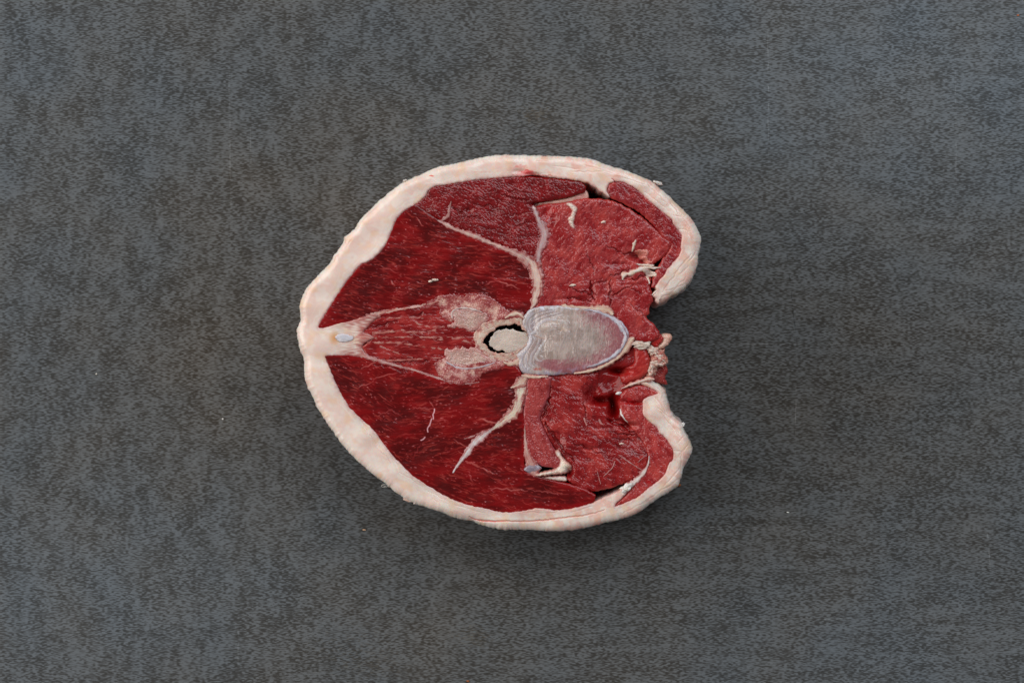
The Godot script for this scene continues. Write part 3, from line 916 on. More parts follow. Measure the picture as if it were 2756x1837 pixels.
	for s in [[1175, 545, 1190, 620, 8, -7], [1185, 560, 1240, 545, 5, -4], [1105, 580, 1200, 600, 7, -5], [1085, 612, 1180, 626, 6, -5], [1250, 540, 1255, 640, 7, -6], [1255, 610, 1345, 560, 6, -5], [1340, 540, 1400, 520, 7, -6], [1300, 535, 1345, 520, 5, -4], [1240, 410, 1300, 440, 6, -4], [1300, 440, 1340, 432, 6, -5], [1160, 430, 1195, 520, 4, -3], [1330, 500, 1250, 530, 5, -4], [1400, 690, 1330, 640, 4, -3], [1340, 575, 1380, 600, 5, -4],
			[1020, 1000, 985, 1080, 12, -6], [1000, 1100, 1060, 1200, 14, -8], [1060, 1190, 1110, 1250, 12, -8], [1110, 1180, 1190, 1210, 6, -5], [1190, 1210, 1225, 1225, 5, -4], [1250, 1140, 1350, 1150, 5, -5], [1260, 1160, 1370, 1175, 5, -4], [1240, 1175, 1330, 1210, 4, -3], [1240, 1090, 1330, 1125, 7, -7], [1290, 1120, 1350, 1140, 6, -6], [1150, 1020, 1165, 1080, 6, -4],
			[640, 260, 690, 290, 8, -5], [680, 290, 750, 300, 7, -4], [735, 330, 860, 370, 5, -3], [720, 245, 800, 255, 6, -4], [830, 210, 935, 232, 6, -5], [850, 195, 925, 200, 5, -3], [870, 330, 950, 320, 5, -3], [860, 290, 930, 275, 5, -3], [300, 732, 420, 700, 10, -4], [330, 870, 480, 900, 6, -3], [360, 858, 540, 860, 14, -4], [470, 690, 520, 670, 14, -4], [1255, 150, 1300, 172, 4, -2]]:
		stroke(wavy(Vector2(s[0], s[1]), Vector2(s[2], s[3]), 8.0), s[4], furrow, 0.65, s[5])
	# the cleft between the inner and the outer fat, creases, blood spots
	var cleft := pts([700, 1466, 735, 1478, 790, 1482, 835, 1482, 920, 1484, 1000, 1478, 1080, 1468, 1160, 1458, 1230, 1440])
	stroke(smooth(cleft, false, 6.0, 2.0), 5.0, Color(0.84, 0.58, 0.52), 0.75, -6.0)
	stroke(smooth(pts([705, 1470, 735, 1480, 800, 1484, 850, 1480]), false, 6.0, 2.0), 6.0, Color(0.84, 0.38, 0.34), 0.75, -5.0)
	for s in [[900, 1447, 1000, 1452], [1000, 1452, 1100, 1440], [1090, 1455, 1180, 1425], [640, 1420, 760, 1452], [540, 1368, 620, 1406], [560, 1395, 590, 1420], [430, 1290, 520, 1350], [290, 1112, 350, 1200], [350, 1200, 400, 1262], [255, 1065, 300, 1120], [1030, 95, 1130, 108], [1100, 118, 1230, 120], [960, 76, 1010, 80], [1150, 92, 1260, 122], [1300, 140, 1390, 170], [1390, 200, 1470, 260], [1500, 290, 1560, 300], [1560, 470, 1588, 430], [1480, 600, 1550, 530], [1470, 585, 1540, 560],
			[1450, 610, 1500, 590], [1520, 520, 1560, 490], [1490, 1100, 1530, 1170], [1500, 1208, 1540, 1214], [1515, 1180, 1545, 1150], [1440, 1040, 1480, 1080], [1440, 1000, 1465, 1050], [1530, 1215, 1530, 1290], [1440, 1372, 1520, 1320], [1300, 1455, 1400, 1400], [210, 375, 225, 415], [215, 420, 240, 380], [250, 345, 270, 330], [160, 480, 190, 440], [280, 310, 340, 250], [1520, 340, 1560, 350], [1500, 520, 1570, 440], [1455, 590, 1520, 500], [1545, 330, 1590, 420], [1490, 240, 1560, 330], [1400, 170, 1470, 240], [1410, 970, 1470, 1060], [1450, 1060, 1520, 1140], [1520, 1230, 1560, 1180], [1460, 1350, 1530, 1270], [1380, 1420, 1450, 1360]]:
		var deep_fold := 1.25 if s[0] > 1380 else 1.0
		stroke(wavy(Vector2(s[0], s[1]), Vector2(s[2], s[3]), 4.0, 16.0), 4.6 * deep_fold, Color(0.80, 0.63, 0.57), 0.30 * deep_fold, -1.3 * deep_fold)
	blood(Vector2(897, 98), 20.0, 5.0, 70, Color(0.80, 0.20, 0.16), 0.5)
	blood(Vector2(926, 121), 20.0, 6.0, 170, Color(0.74, 0.03, 0.06), 0.9)
	blood(Vector2(910, 130), 26.0, 5.0, 90, Color(0.72, 0.08, 0.10), 0.7)
	blood(Vector2(960, 133), 40.0, 3.0, 60, Color(0.55, 0.04, 0.06), 0.8)
	blood(Vector2(860, 135), 30.0, 4.0, 30, Color(0.90, 0.60, 0.58), 0.4)
	stroke(wavy(Vector2(545, 135), Vector2(562, 135), 1.5, 4.0), 5.0, Color(0.82, 0.25, 0.16), 0.9, 0.3)
	for q in [[1270, 135, 26, 5], [1150, 70, 30, 4], [1330, 130, 16, 4], [1535, 328, 10, 2], [1580, 395, 10, 6], [1530, 1155, 6, 5], [1520, 540, 20, 4], [1470, 618, 22, 5], [1575, 480, 8, 14], [650, 1448, 30, 4], [740, 120, 60, 3], [1030, 62, 14, 3], [62, 945, 3, 10], [700, 1484, 12, 4]]:
		blood(Vector2(q[0], q[1]), q[2], q[3], 36, Color(0.86, 0.46, 0.38), 0.32)
	for q in [[210, 470, 14, 8], [285, 415, 18, 8], [360, 302, 18, 6], [205, 500, 10, 14], [430, 200, 26, 8], [270, 405, 8, 6]]:
		blood(Vector2(q[0], q[1]), q[2], q[3], 40, Color(0.93, 0.70, 0.50), 0.3)
	blood(Vector2(1005, 275), 18.0, 22.0, 160, Color(0.62, 0.04, 0.05), 0.75)
	blood(Vector2(1030, 265), 16.0, 12.0, 60, Color(0.70, 0.10, 0.09), 0.6)
	blood(Vector2(1022, 315), 10.0, 12.0, 50, Color(0.36, 0.02, 0.03), 0.8)
	blood(Vector2(1330, 1016), 14.0, 10.0, 90, Color(0.70, 0.03, 0.06), 0.85)
	stroke(wavy(Vector2(1318, 1020), Vector2(1378, 1024), 4.0), 8.0, Color(0.66, 0.03, 0.05), 0.85, -6.0)
	blood(Vector2(276, 764), 24.0, 8.0, 90, Color(0.78, 0.40, 0.36), 0.7)
	blood(Vector2(1398, 1330), 8.0, 5.0, 40, Color(0.66, 0.04, 0.07), 0.7)
	blood(Vector2(1340, 900), 26.0, 14.0, 60, Color(0.66, 0.06, 0.06), 0.5)


func blood(at: Vector2, rx: float, ry: float, count: int, c: Color, alpha: float) -> void:
	for i in count:
		var p := at + Vector2(rng.randfn() * rx * 0.55, rng.randfn() * ry * 0.55)
		var e := p + Vector2(rng.randf_range(3.0, 8.0), rng.randfn() * 1.5)
		stroke(PackedVector2Array([p, e]), rng.randf_range(3.0, 6.5), c, alpha * rng.randf_range(0.5, 1.0), 0.0)


func make_spine() -> void:
	bone = Node3D.new()
	bone.name = "backbone"
	chop.add_child(bone, true)
	var body := pts([1063, 641, 1025, 640, 992, 643, 949, 650, 921, 670, 909, 695, 909, 723, 925, 746, 932, 769, 918, 801, 889, 830, 887, 855, 896, 883, 914, 906, 957, 912, 1010, 914, 1063, 911, 1134, 902, 1205, 881, 1258, 856, 1297, 826, 1318, 791, 1326, 762, 1315, 727, 1287, 695, 1240, 670, 1187, 653, 1134, 644])
	# growth lines and torn gristle on the cut vertebra
	for k in 9:
		var o := k * 5.5 + 6.0
		var c: Color = [Color(0.72, 0.70, 0.80), Color(0.54, 0.47, 0.47), Color(0.80, 0.80, 0.84)][k % 3]
		stroke(smooth(pts([1010 + o * 1.2, 652 + o * 0.45, 960 + o * 0.9, 662 + o * 0.6, 925 + o * 0.9, 690 + o * 0.35, 918 + o, 722, 932 + o, 752, 936 + o * 1.05, 778, 918 + o * 1.1, 812, 900 + o * 1.1, 840, 900 + o * 1.05, 872 - o * 0.1, 915 + o, 896 - o * 0.4]), false, 6.0, 2.5), 3.6, c, 0.34, 0.5 if k % 3 != 1 else -0.5, false)
	for s in [[960, 745, 975, 710], [975, 710, 1010, 692], [1010, 692, 1060, 695], [960, 745, 990, 762], [990, 762, 1030, 765], [985, 725, 1050, 712], [1000, 740, 1045, 735], [1020, 768, 990, 810], [990, 810, 975, 835], [975, 835, 1000, 850], [1050, 720, 1090, 700], [1062, 775, 1078, 755], [1078, 755, 1068, 790], [1085, 760, 1100, 772], [1045, 745, 1080, 738], [1030, 790, 1050, 800], [1000, 820, 1040, 812], [1040, 752, 1056, 748], [1090, 740, 1102, 748]]:
		stroke(wavy(Vector2(s[0], s[1]), Vector2(s[2], s[3]), 7.0, 5.0), rng.randf_range(4.0, 9.0), Color(0.75, 0.72, 0.72), 0.32, 0.7)
	# the two lobes of the sawn face
	for s in [[[937, 752, 958, 744, 968, 722, 985, 704, 1010, 695, 1040, 698], 9.0, Color(0.75, 0.74, 0.78)], [[940, 752, 962, 758, 985, 768, 1005, 768], 6.0, Color(0.70, 0.58, 0.53)], [[1002, 770, 985, 795, 968, 822, 960, 842, 972, 856, 992, 852], 8.0, Color(0.80, 0.79, 0.80)], [[968, 770, 950, 800, 934, 828, 930, 860], 10.0, Color(0.56, 0.46, 0.44)], [[955, 700, 945, 720, 946, 738], 9.0, Color(0.58, 0.50, 0.52)], [[1040, 698, 1070, 704, 1085, 716], 6.0, Color(0.74, 0.72, 0.72)]]:
		stroke(smooth(pts(s[0]), false, 5.0, 2.0), s[1] * 1.3, s[2], 0.5, 0.9)
	blood(Vector2(1070, 735), 16.0, 9.0, 40, Color(0.88, 0.74, 0.62), 0.6)
	blood(Vector2(1030, 705), 16.0, 7.0, 26, Color(0.86, 0.74, 0.64), 0.5)
	blood(Vector2(965, 890), 18.0, 4.0, 30, Color(0.66, 0.18, 0.14), 0.7)
	blood(Vector2(1140, 668), 14.0, 5.0, 20, Color(0.56, 0.24, 0.25), 0.7)
	for i in 150:
		var t := rng.randf()
		var p := Vector2(1120 + rng.randf() * 180.0, 690 + rng.randf() * 190.0)
		var e := Vector2((p.x - 1110.0) / 205.0, (p.y - 775.0) / 128.0)
		if e.length() < 0.55 or e.length() > 0.95:
			continue
		stroke(wavy(p, p + Vector2(rng.randf_range(-4, 4), rng.randf_range(8, 24)), 5.0, 4.0), 3.0, Color(0.56, 0.26, 0.27).lerp(Color(0.72, 0.60, 0.58), t), 0.6, 0.9 * (t - 0.3))
	for i in 70:
		var x := 1070.0 + rng.randf() * 190.0
		var y := 660.0 + rng.randf() * 120.0
		stroke(wavy(Vector2(x, y), Vector2(x - 14.0, y + rng.randf_range(40, 110)), 4.0), 2.4, Color(0.50, 0.46, 0.46).lerp(Color(0.74, 0.72, 0.72), rng.randf()), 0.35, 0.5)
	piece("vertebral_body", [body], {"h": 5.0, "amp": 3.0, "round": 16.0, "edge": 10.0, "c0": Color(0.58, 0.505, 0.47), "c1": Color(0.68, 0.61, 0.57), "c2": Color(0.66, 0.57, 0.56), "fmix": 0.5, "wobble": 2.0, "rim": Color(0.70, 0.65, 0.66), "rimw": 20.0, "fa": 1.5, "fs": 3.0, "fine": 0.55, "grain": 0.8, "mat": "bone", "reach": 70.0, "rough": 0.8, "low": -260.0, "tint": bone_tint}, bone)
	var arch := pts([908, 694, 888, 674, 850, 684, 812, 682, 778, 700, 742, 704, 733, 732, 716, 752, 722, 780, 726, 812, 752, 826, 782, 850, 825, 862, 868, 862, 892, 845, 892, 828, 915, 800, 930, 769, 922, 742])
	var canal := pts([752, 780, 765, 762, 779, 745, 800, 733, 808, 722, 828, 716, 850, 714, 875, 711, 897, 723, 916, 738, 930, 752, 928, 785, 914, 803, 896, 812, 879, 820, 850, 824, 822, 827, 786, 817, 765, 799])
	piece("vertebral_arch", [arch, canal], {"h": 1.0, "amp": 5.0, "round": 4.0, "edge": 2.5, "wobble": 5.0, "c0": Color(0.70, 0.58, 0.525), "c1": Color(0.77, 0.68, 0.62), "c2": Color(0.81, 0.74, 0.69), "rim": Color(0.70, 0.50, 0.45), "rimw": 9.0, "fine": 0.5, "grain": 0.9, "mat": "bone", "rough": 3.0, "low": -260.0, "tint": arch_tint}, bone)
	piece("spinal_cord", [pts([776, 784, 784, 766, 793, 750, 815, 735, 840, 731, 868, 733, 907, 740, 936, 752, 940, 777, 914, 806, 879, 821, 850, 825, 830, 818, 808, 815, 787, 803])], {"h": -8.0, "amp": 4.0, "grow": -1.0, "round": 6.0, "edge": 3.0, "wobble": 5.0, "c0": Color(0.74, 0.67, 0.62), "c1": Color(0.78, 0.71, 0.66), "c2": Color(0.76, 0.58, 0.54), "fine": 0.4, "grain": 0.7, "mat": "fat", "rough": 2.4, "low": -240.0, "dry": true}, bone)
	var granular := {"h": 1.0, "amp": 6.0, "round": 10.0, "edge": 9.0, "c0": Color(0.68, 0.42, 0.39), "c1": Color(0.76, 0.56, 0.51), "c2": Color(0.80, 0.65, 0.59), "fmix": 0.4, "rim": Color(0.50, 0.15, 0.15), "rimw": 30.0, "fine": 0.6, "grain": 1.2, "grow": 6.0, "mat": "bone", "rough": 4.0, "tint": crumb_tint}
	piece("bone_margin", [pts([505, 646, 530, 626, 565, 608, 622, 596, 700, 590, 760, 598, 802, 620, 838, 650, 872, 674, 905, 664, 914, 690, 892, 688, 850, 692, 800, 702, 755, 700, 720, 672, 660, 668, 640, 690, 628, 700, 600, 688, 580, 668, 588, 648, 562, 640, 530, 650])], granular, bone)
	var g2 := granular.duplicate()
	g2.c0 = Color(0.70, 0.47, 0.45)
	piece("bone_margin", [pts([566, 866, 588, 850, 612, 838, 640, 850, 690, 868, 772, 852, 825, 852, 868, 852, 892, 836, 900, 852, 896, 880, 875, 874, 845, 872, 815, 887, 775, 894, 748, 908, 744, 934, 708, 941, 655, 948, 615, 940, 590, 925, 578, 905, 572, 890])], g2, bone)
	var plate := {"h": 1.5, "amp": 4.0, "round": 8.0, "edge": 3.0, "wobble": 7.0, "c0": Color(0.66, 0.51, 0.47), "c1": Color(0.74, 0.62, 0.56), "c2": Color(0.68, 0.44, 0.42), "fmix": 0.6, "rim": Color(0.70, 0.47, 0.44), "rimw": 18.0, "fine": 1.0, "grain": 1.2, "mat": "bone", "rough": 2.2}
	piece("joint_plate", [pts([628, 684, 634, 664, 652, 652, 685, 651, 712, 655, 752, 666, 775, 682, 768, 700, 745, 716, 730, 738, 700, 738, 668, 726, 636, 728, 612, 722, 640, 704])], plate, bone)
	piece("joint_plate", [pts([602, 818, 640, 808, 673, 805, 726, 806, 745, 822, 780, 842, 815, 856, 790, 868, 760, 876, 708, 886, 658, 884, 622, 868, 610, 845])], plate, bone)
	# the rim of gristle at the edge of each joint
	seam("gristle_rim", [634, 690, 6, 633, 668, 7, 652, 653, 6, 685, 651, 5, 712, 655, 7, 752, 667, 4], Color(0.74, 0.64, 0.61), Color(0.80, 0.72, 0.69), Color(0.68, 0.5, 0.47), 3.0, 2.5, 3.0, "bone", bone)
	seam("gristle_rim", [610, 862, 5, 630, 872, 6, 658, 884, 8, 708, 886, 6, 760, 877, 6, 800, 864, 4], Color(0.68, 0.63, 0.65), Color(0.76, 0.70, 0.71), Color(0.66, 0.48, 0.47), 3.0, 2.0, 3.0, "bone", bone)
	seam("gristle_rim", [1150, 655, 3, 1190, 662, 7, 1235, 678, 10, 1275, 704, 12, 1302, 738, 10, 1311, 765, 12, 1300, 800, 8, 1268, 834, 12, 1215, 864, 10, 1160, 882, 4], Color(0.68, 0.66, 0.70), Color(0.78, 0.76, 0.78), Color(0.60, 0.45, 0.47), 4.0, 6.5, 3.0, "bone", bone)


func bone_tint(c: Color, x: float, y: float, d: float, _inn: bool) -> Color:
	var n := N_mid.get_noise_2d(x, y)
	var e := Vector2((x - 1110.0) / 205.0, (y - 775.0) / 128.0).length()
	# red marrow towards the front and below
	var red := smoothstep(0.42, 0.92, e + n * 0.07 + N_fine.get_noise_2d(x * 1.2, y * 0.5) * 0.14) * (1.0 - smoothstep(0.98, 1.1, e))
	if x > 1080.0 or y > 850.0:
		c = c.lerp(Color(0.53, 0.28, 0.31), red * 0.85 * smoothstep(1000.0, 1120.0, x + (y - 780.0)))
	if d < 20.0 + n * 9.0:
		c = c.lerp(Color(0.60, 0.54, 0.62) if y > 840.0 and x < 1150.0 else Color(0.77, 0.77, 0.82), clampf(0.25 + n * 1.5, 0.0, 0.9) * (1.0 - d / 30.0))
	if x < 985.0 and d < 60.0:
		c = c.lerp(Color(0.66, 0.61, 0.61), 0.45 * (1.0 - smoothstep(930.0, 985.0, x)))
	return c


func arch_tint(c: Color, x: float, y: float, _d: float, _inn: bool) -> Color:
	var n := N_worm.get_noise_2d(x * 1.4, y * 1.4)
	var e := Vector2((x - 838.0) / 122.0, (y - 770.0) / 88.0).length() + 0.3 * N_mid.get_noise_2d(x + 70.0, y)
	if x < 900.0:
		c = crumb_tint(c.lerp(Color(0.72, 0.50, 0.46), clampf((e - 0.72) * 2.0, 0.0, 0.8)), x, y, 0.0, false).lerp(c, clampf((0.95 - e) * 4.0, 0.0, 1.0))
	c = c.lerp(Color(0.72, 0.64, 0.54), clampf(n * 0.7, 0.0, 0.35))
	return c.lerp(Color(0.78, 0.55, 0.48), clampf(N_low.get_noise_2d(x * 3.0, y * 3.0 + 77.0) * 1.4, 0.0, 0.5))


func crumb_tint(c: Color, x: float, y: float, _d: float, _inn: bool) -> Color:
	var n := N_worm.get_noise_2d(x * 1.1 + 50.0, y * 1.1)
	var f := N_fine.get_noise_2d(x * 1.1, y * 1.1)
	var b := N_low.get_noise_2d(x * 2.4 + 31.0, y * 2.4)
	c = c.lerp(Color(0.50, 0.14, 0.15), clampf(n * 0.8 + f * 0.3 + b * 1.6 - 0.05, 0.0, 0.7))
	return c.lerp(Color(0.88, 0.77, 0.69), clampf(f * 0.8 - b * 1.6 - 0.45, 0.0, 0.55))


func make_seams() -> void:
	var greyp := Color(0.70, 0.56, 0.56)
	# forked seam of the upper half
	seam("connective_seam", [578, 308, 5, 590, 314, 13, 640, 340, 16, 690, 359, 17, 735, 374, 19, 765, 390, 16, 800, 402, 13, 835, 418, 17, 880, 436, 24, 915, 456, 36, 940, 478, 46], TISSUE, TISSUE2, BLEED, 2.5, 1.0, 7.0)
	seam("connective_seam", [588, 314, 10, 604, 300, 17, 618, 287, 13, 622, 262, 12, 630, 234, 5], Color(0.68, 0.48, 0.46), TISSUE, BLEED, 1.5, 0.0)
	seam("connective_seam", [920, 452, 14, 942, 470, 36, 957, 500, 48, 966, 540, 44, 966, 580, 40, 958, 610, 30, 950, 640, 16, 940, 655, 8], TISSUE2, Color(0.84, 0.72, 0.66), BLEED, 3.0, 1.0)
	seam("connective_seam", [950, 250, 10, 960, 275, 20, 972, 310, 22, 988, 338, 34, 995, 368, 36, 985, 400, 34, 974, 430, 24, 966, 470, 26], greyp, Color(0.76, 0.66, 0.65), BLEED, 3.0, -1.0)
	# forked seam of the lower half
	seam("connective_seam", [918, 912, 16, 908, 940, 34, 902, 980, 36, 893, 1020, 36, 880, 1052, 40, 850, 1080, 36, 815, 1108, 22, 785, 1128, 12], Color(0.82, 0.74, 0.66), TISSUE2, BLEED, 3.0, 1.0)
	seam("connective_seam", [792, 1122, 9, 765, 1142, 24, 735, 1165, 30, 710, 1190, 24, 690, 1220, 26, 668, 1248, 16, 650, 1272, 10, 636, 1295, 4], Color(0.78, 0.68, 0.67), Color(0.85, 0.79, 0.78), BLEED, 3.0, 1.0)
	seam("connective_seam", [765, 1130, 6, 740, 1143, 16, 715, 1152, 9, 680, 1162, 3], Color(0.66, 0.42, 0.42), TISSUE, BLEED, 1.0, 0.0)
	# sheets that run from the spine to the fat
	seam("connective_seam", [300, 690, 30, 345, 673, 22, 400, 660, 15, 450, 652, 10, 500, 643, 12, 540, 634, 14, 590, 618, 16], Color(0.80, 0.62, 0.57), Color(0.78, 0.50, 0.45), BLEED, 2.5, 0.0)
	seam("connective_seam", [250, 826, 26, 300, 842, 20, 350, 858, 14, 400, 872, 12, 455, 886, 10, 520, 905, 8, 590, 928, 10, 640, 942, 16, 690, 946, 8, 740, 940, 4], TISSUE, Color(0.72, 0.50, 0.48), BLEED, 2.0, 0.0)
	seam("connective_seam", [917, 1110, 4, 919, 1160, 9, 924, 1205, 18, 934, 1240, 30, 946, 1268, 44, 955, 1292, 40, 965, 1306, 14], Color(0.72, 0.50, 0.47), Color(0.78, 0.62, 0.57), Color(0.56, 0.22, 0.21), 3.0, 0.0, 6.0)
	for a in [[320, 750, 10, 400, 742, 6, 527, 744, 4, 600, 728, 8, 640, 716, 5], [300, 767, 8, 420, 764, 4, 527, 765, 5, 640, 766, 6, 735, 771, 12], [300, 788, 6, 420, 787, 5, 527, 803, 4, 619, 810, 8, 660, 806, 6], [380, 690, 5, 471, 689, 4, 560, 690, 4, 625, 690, 5], [304, 849, 6, 400, 856, 4, 500, 850, 4, 590, 845, 4], [560, 775, 4, 640, 773, 5, 675, 778, 5, 726, 790, 9], [434, 735, 4, 480, 750, 4, 560, 748, 3], [350, 800, 4, 430, 830, 4, 480, 845, 3], [480, 700, 4, 520, 720, 5, 600, 726, 5]]:
		for q in a.size() / 3:
			a[3 * q + 2] *= 1.9
		seam("muscle_sheath", a, Color(0.64, 0.32, 0.29), Color(0.77, 0.52, 0.47), Color(0.52, 0.12, 0.12), 1.5, -2.0, 4.0)
	# between fillet and flank below
	seam("connective_seam", [1316, 1352, 26, 1345, 1332, 22, 1372, 1306, 18, 1392, 1280, 13, 1402, 1250, 6, 1404, 1228, 3], Color(0.82, 0.70, 0.68), WHITE, BLEED, 3.0, 0.0)
	seam("connective_seam", [1290, 1045, 4, 1296, 1065, 10, 1308, 1085, 8, 1322, 1098, 3], WHITE, CREAM, BLEED, 3.0, -4.0)
	# thin lines on the fillet
	for a in [[1285, 1225, 3, 1330, 1255, 4, 1385, 1290, 3], [1225, 1310, 2, 1260, 1275, 3, 1270, 1250, 2], [1200, 1285, 2, 1215, 1340, 3], [1360, 1255, 3, 1385, 1230, 3], [1208, 1085, 6, 1215, 1100, 7, 1228, 1108, 3], [1150, 1080, 5, 1160, 1110, 4], [925, 1195, 8, 940, 1225, 11, 955, 1245, 5]]:
		seam("muscle_sheath", a, Color(0.74, 0.48, 0.46), Color(0.80, 0.62, 0.60), Color(0.58, 0.22, 0.20), 1.2, -6.0, 3.0)


func make_trim() -> void:
	# cartilage where the spine meets the fat
	lump("cartilage_tip", 212, 768, 33, 16, 4, 0.05, 2.0 + N_big.get_noise_2d(212.0, 768.0) * 6.0, Color(0.77, 0.73, 0.75), Color(0.82, 0.77, 0.78), "bone", null, 0.22)
	# fat at the foot of the strip muscle
	piece("fat_lump", [pts([1034, 1208, 1050, 1203, 1064, 1230, 1086, 1250, 1100, 1270, 1096, 1292, 1072, 1298, 1040, 1300, 1005, 1304, 965, 1309, 955, 1300, 985, 1290, 1025, 1280, 1046, 1268, 1052, 1248, 1040, 1228])], {"h": 4.0, "amp": 6.0, "round": 12.0, "edge": 12.0, "c0": CREAM, "c1": Color(0.90, 0.78, 0.70), "c2": CREAM2, "rim": Color(0.72, 0.46, 0.42), "rimw": 12.0, "grain": 2.0, "fine": 0.8, "mat": "fat", "rough": 3.0, "low": -60.0, "dry": true})
	piece("fat_lump", [pts([975, 1311, 1020, 1307, 1073, 1308, 1083, 1318, 1078, 1330, 1050, 1327, 1010, 1322])], {"h": -7.0, "amp": 4.0, "round": 10.0, "edge": 10.0, "c0": Color(0.80, 0.70, 0.65), "c1": CREAM2, "rim": Color(0.62, 0.34, 0.32), "rimw": 8.0, "mat": "fat", "rough": 2.0, "low": -60.0, "dry": true})
	lump("cartilage_tip", 950, 1279, 34, 17, 8, -0.08, -3.0, Color(0.48, 0.42, 0.47), Color(0.58, 0.50, 0.53), "bone", null, 0.15)
	# fat beside the pocket of the upper half
	piece("fat_lump", [pts([1074, 241, 1095, 236, 1116, 246, 1124, 262, 1116, 285, 1110, 310, 1114, 338, 1100, 338, 1086, 318, 1084, 300, 1094, 285, 1096, 266, 1084, 252])], {"h": 3.0, "amp": 5.0, "round": 12.0, "edge": 11.0, "c0": Color(0.86, 0.72, 0.66), "c1": CREAM2, "c2": WHITE, "rim": Color(0.78, 0.45, 0.42), "rimw": 9.0, "grain": 2.5, "mat": "fat", "rough": 3.5, "low": -40.0, "dry": true})
	# fat over the root of the lower seam
	seam("fat_lump", [862, 962, 5, 880, 955, 18, 900, 944, 34, 914, 930, 30, 922, 915, 14], Color(0.80, 0.64, 0.57), Color(0.86, 0.76, 0.69), BLEED, 5.0, 2.0, 6.0)
	# fat along the bone
	for a in [[1060, 641, 5, 1075, 643, 14, 1092, 645, 9, 1130, 648, 8, 1165, 652, 14, 1195, 655, 22, 1225, 655, 28, 1248, 662, 18, 1262, 678, 8], [1180, 664, 4, 1205, 664, 10, 1235, 670, 9], [1345, 768, 6, 1332, 775, 22, 1318, 800, 20, 1300, 825, 14, 1275, 848, 12, 1240, 870, 10, 1200, 888, 12, 1160, 898, 10, 1110, 906, 8],
			[915, 690, 6, 890, 672, 16, 862, 678, 12, 840, 690, 6], [905, 838, 6, 896, 852, 20, 880, 864, 22, 858, 868, 14, 835, 862, 6], [905, 914, 6, 930, 918, 14, 965, 920, 8, 1010, 918, 5]]:
		seam("periosteum", a, Color(0.82, 0.66, 0.58), Color(0.87, 0.77, 0.68), Color(0.66, 0.38, 0.34), 6.0, 3.0, 6.0)
	# torn tissue and fat on the right-hand side of the spine
	lump("fat_lump", 1374, 793, 34, 12, 7, 0.05, 1.0, Color(0.80, 0.66, 0.59), Color(0.86, 0.78, 0.71), "fat", null, 0.9)
	piece("torn_flap", [pts([1448, 754, 1472, 748, 1492, 751, 1494, 768, 1478, 792, 1458, 808, 1432, 812, 1438, 795, 1456, 775])], {"h": -18.0, "amp": 8.0, "round": 16.0, "edge": 14.0, "c0": Color(0.80, 0.60, 0.53), "c1": Color(0.85, 0.70, 0.62), "c2": Color(0.74, 0.42, 0.38), "grain": 2.0, "mat": "fat", "rough": 4.0, "low": -110.0, "dry": true})
	piece("torn_flap", [pts([1412, 736, 1432, 734, 1450, 752, 1462, 768, 1448, 790, 1432, 806, 1412, 800, 1402, 770])], {"h": -12.0, "amp": 8.0, "round": 14.0, "edge": 12.0, "c0": Color(0.70, 0.12, 0.11), "c1": Color(0.62, 0.16, 0.15), "c2": Color(0.78, 0.36, 0.31), "grain": 2.0, "rough": 3.0, "low": -140.0, "dry": true})
	piece("fat_lump", [pts([1404, 806, 1425, 802, 1448, 812, 1468, 806, 1462, 824, 1474, 840, 1478, 858, 1466, 876, 1440, 880, 1432, 900, 1414, 925, 1396, 935, 1392, 910, 1402, 880, 1406, 850])], {"h": -8.0, "amp": 4.0, "mid": 9.0, "round": 18.0, "edge": 18.0, "c0": Color(0.72, 0.42, 0.37), "c1": Color(0.83, 0.69, 0.61), "c2": Color(0.58, 0.17, 0.16), "fmix": 0.8, "grain": 2.0, "fine": 0.5, "mat": "fat", "rough": 5.0, "low": -200.0, "dry": true})
	for a in [[1420, 818, 20, 13, 8, 0.3, -6], [1450, 846, 18, 11, 8, 0.5, -8], [1436, 866, 20, 10, 8, 0.2, -8], [1412, 892, 9, 18, 8, 0.2, -5]]:
		lump("fat_lump", a[0], a[1], a[2], a[3], a[4] * 0.7, a[5], a[6] + 1.0, Color(0.80, 0.60, 0.53), Color(0.86, 0.76, 0.69), "fat", null, 0.9)
	seam("fat_strand", [1295, 966, 3, 1330, 950, 9, 1370, 938, 12, 1400, 928, 14, 1425, 928, 8], Color(0.84, 0.66, 0.58), CREAM2, Color(0.7, 0.36, 0.33), 8.0, 1.0, 6.0)
	piece("torn_flap", [pts([1426, 872, 1470, 874, 1480, 900, 1470, 922, 1480, 948, 1445, 944, 1410, 930, 1412, 900])], {"h": -40.0, "amp": 10.0, "round": 22.0, "edge": 22.0, "c0": Color(0.52, 0.13, 0.13), "c1": Color(0.60, 0.22, 0.20), "c2": Color(0.74, 0.48, 0.44), "grain": 2.5, "rough": 4.0, "low": -200.0, "dry": true})
	# ragged end of the upper muscle
	piece("torn_flap", [pts([1346, 428, 1380, 418, 1404, 428, 1396, 448, 1400, 462, 1422, 470, 1394, 478, 1372, 460])], {"h": 2.0, "amp": 6.0, "round": 10.0, "edge": 9.0, "c0": Color(0.78, 0.44, 0.39), "c1": Color(0.74, 0.34, 0.31), "c2": Color(0.84, 0.62, 0.54), "grain": 2.5, "mat": "fat", "rough": 4.0, "low": -30.0, "dry": true})
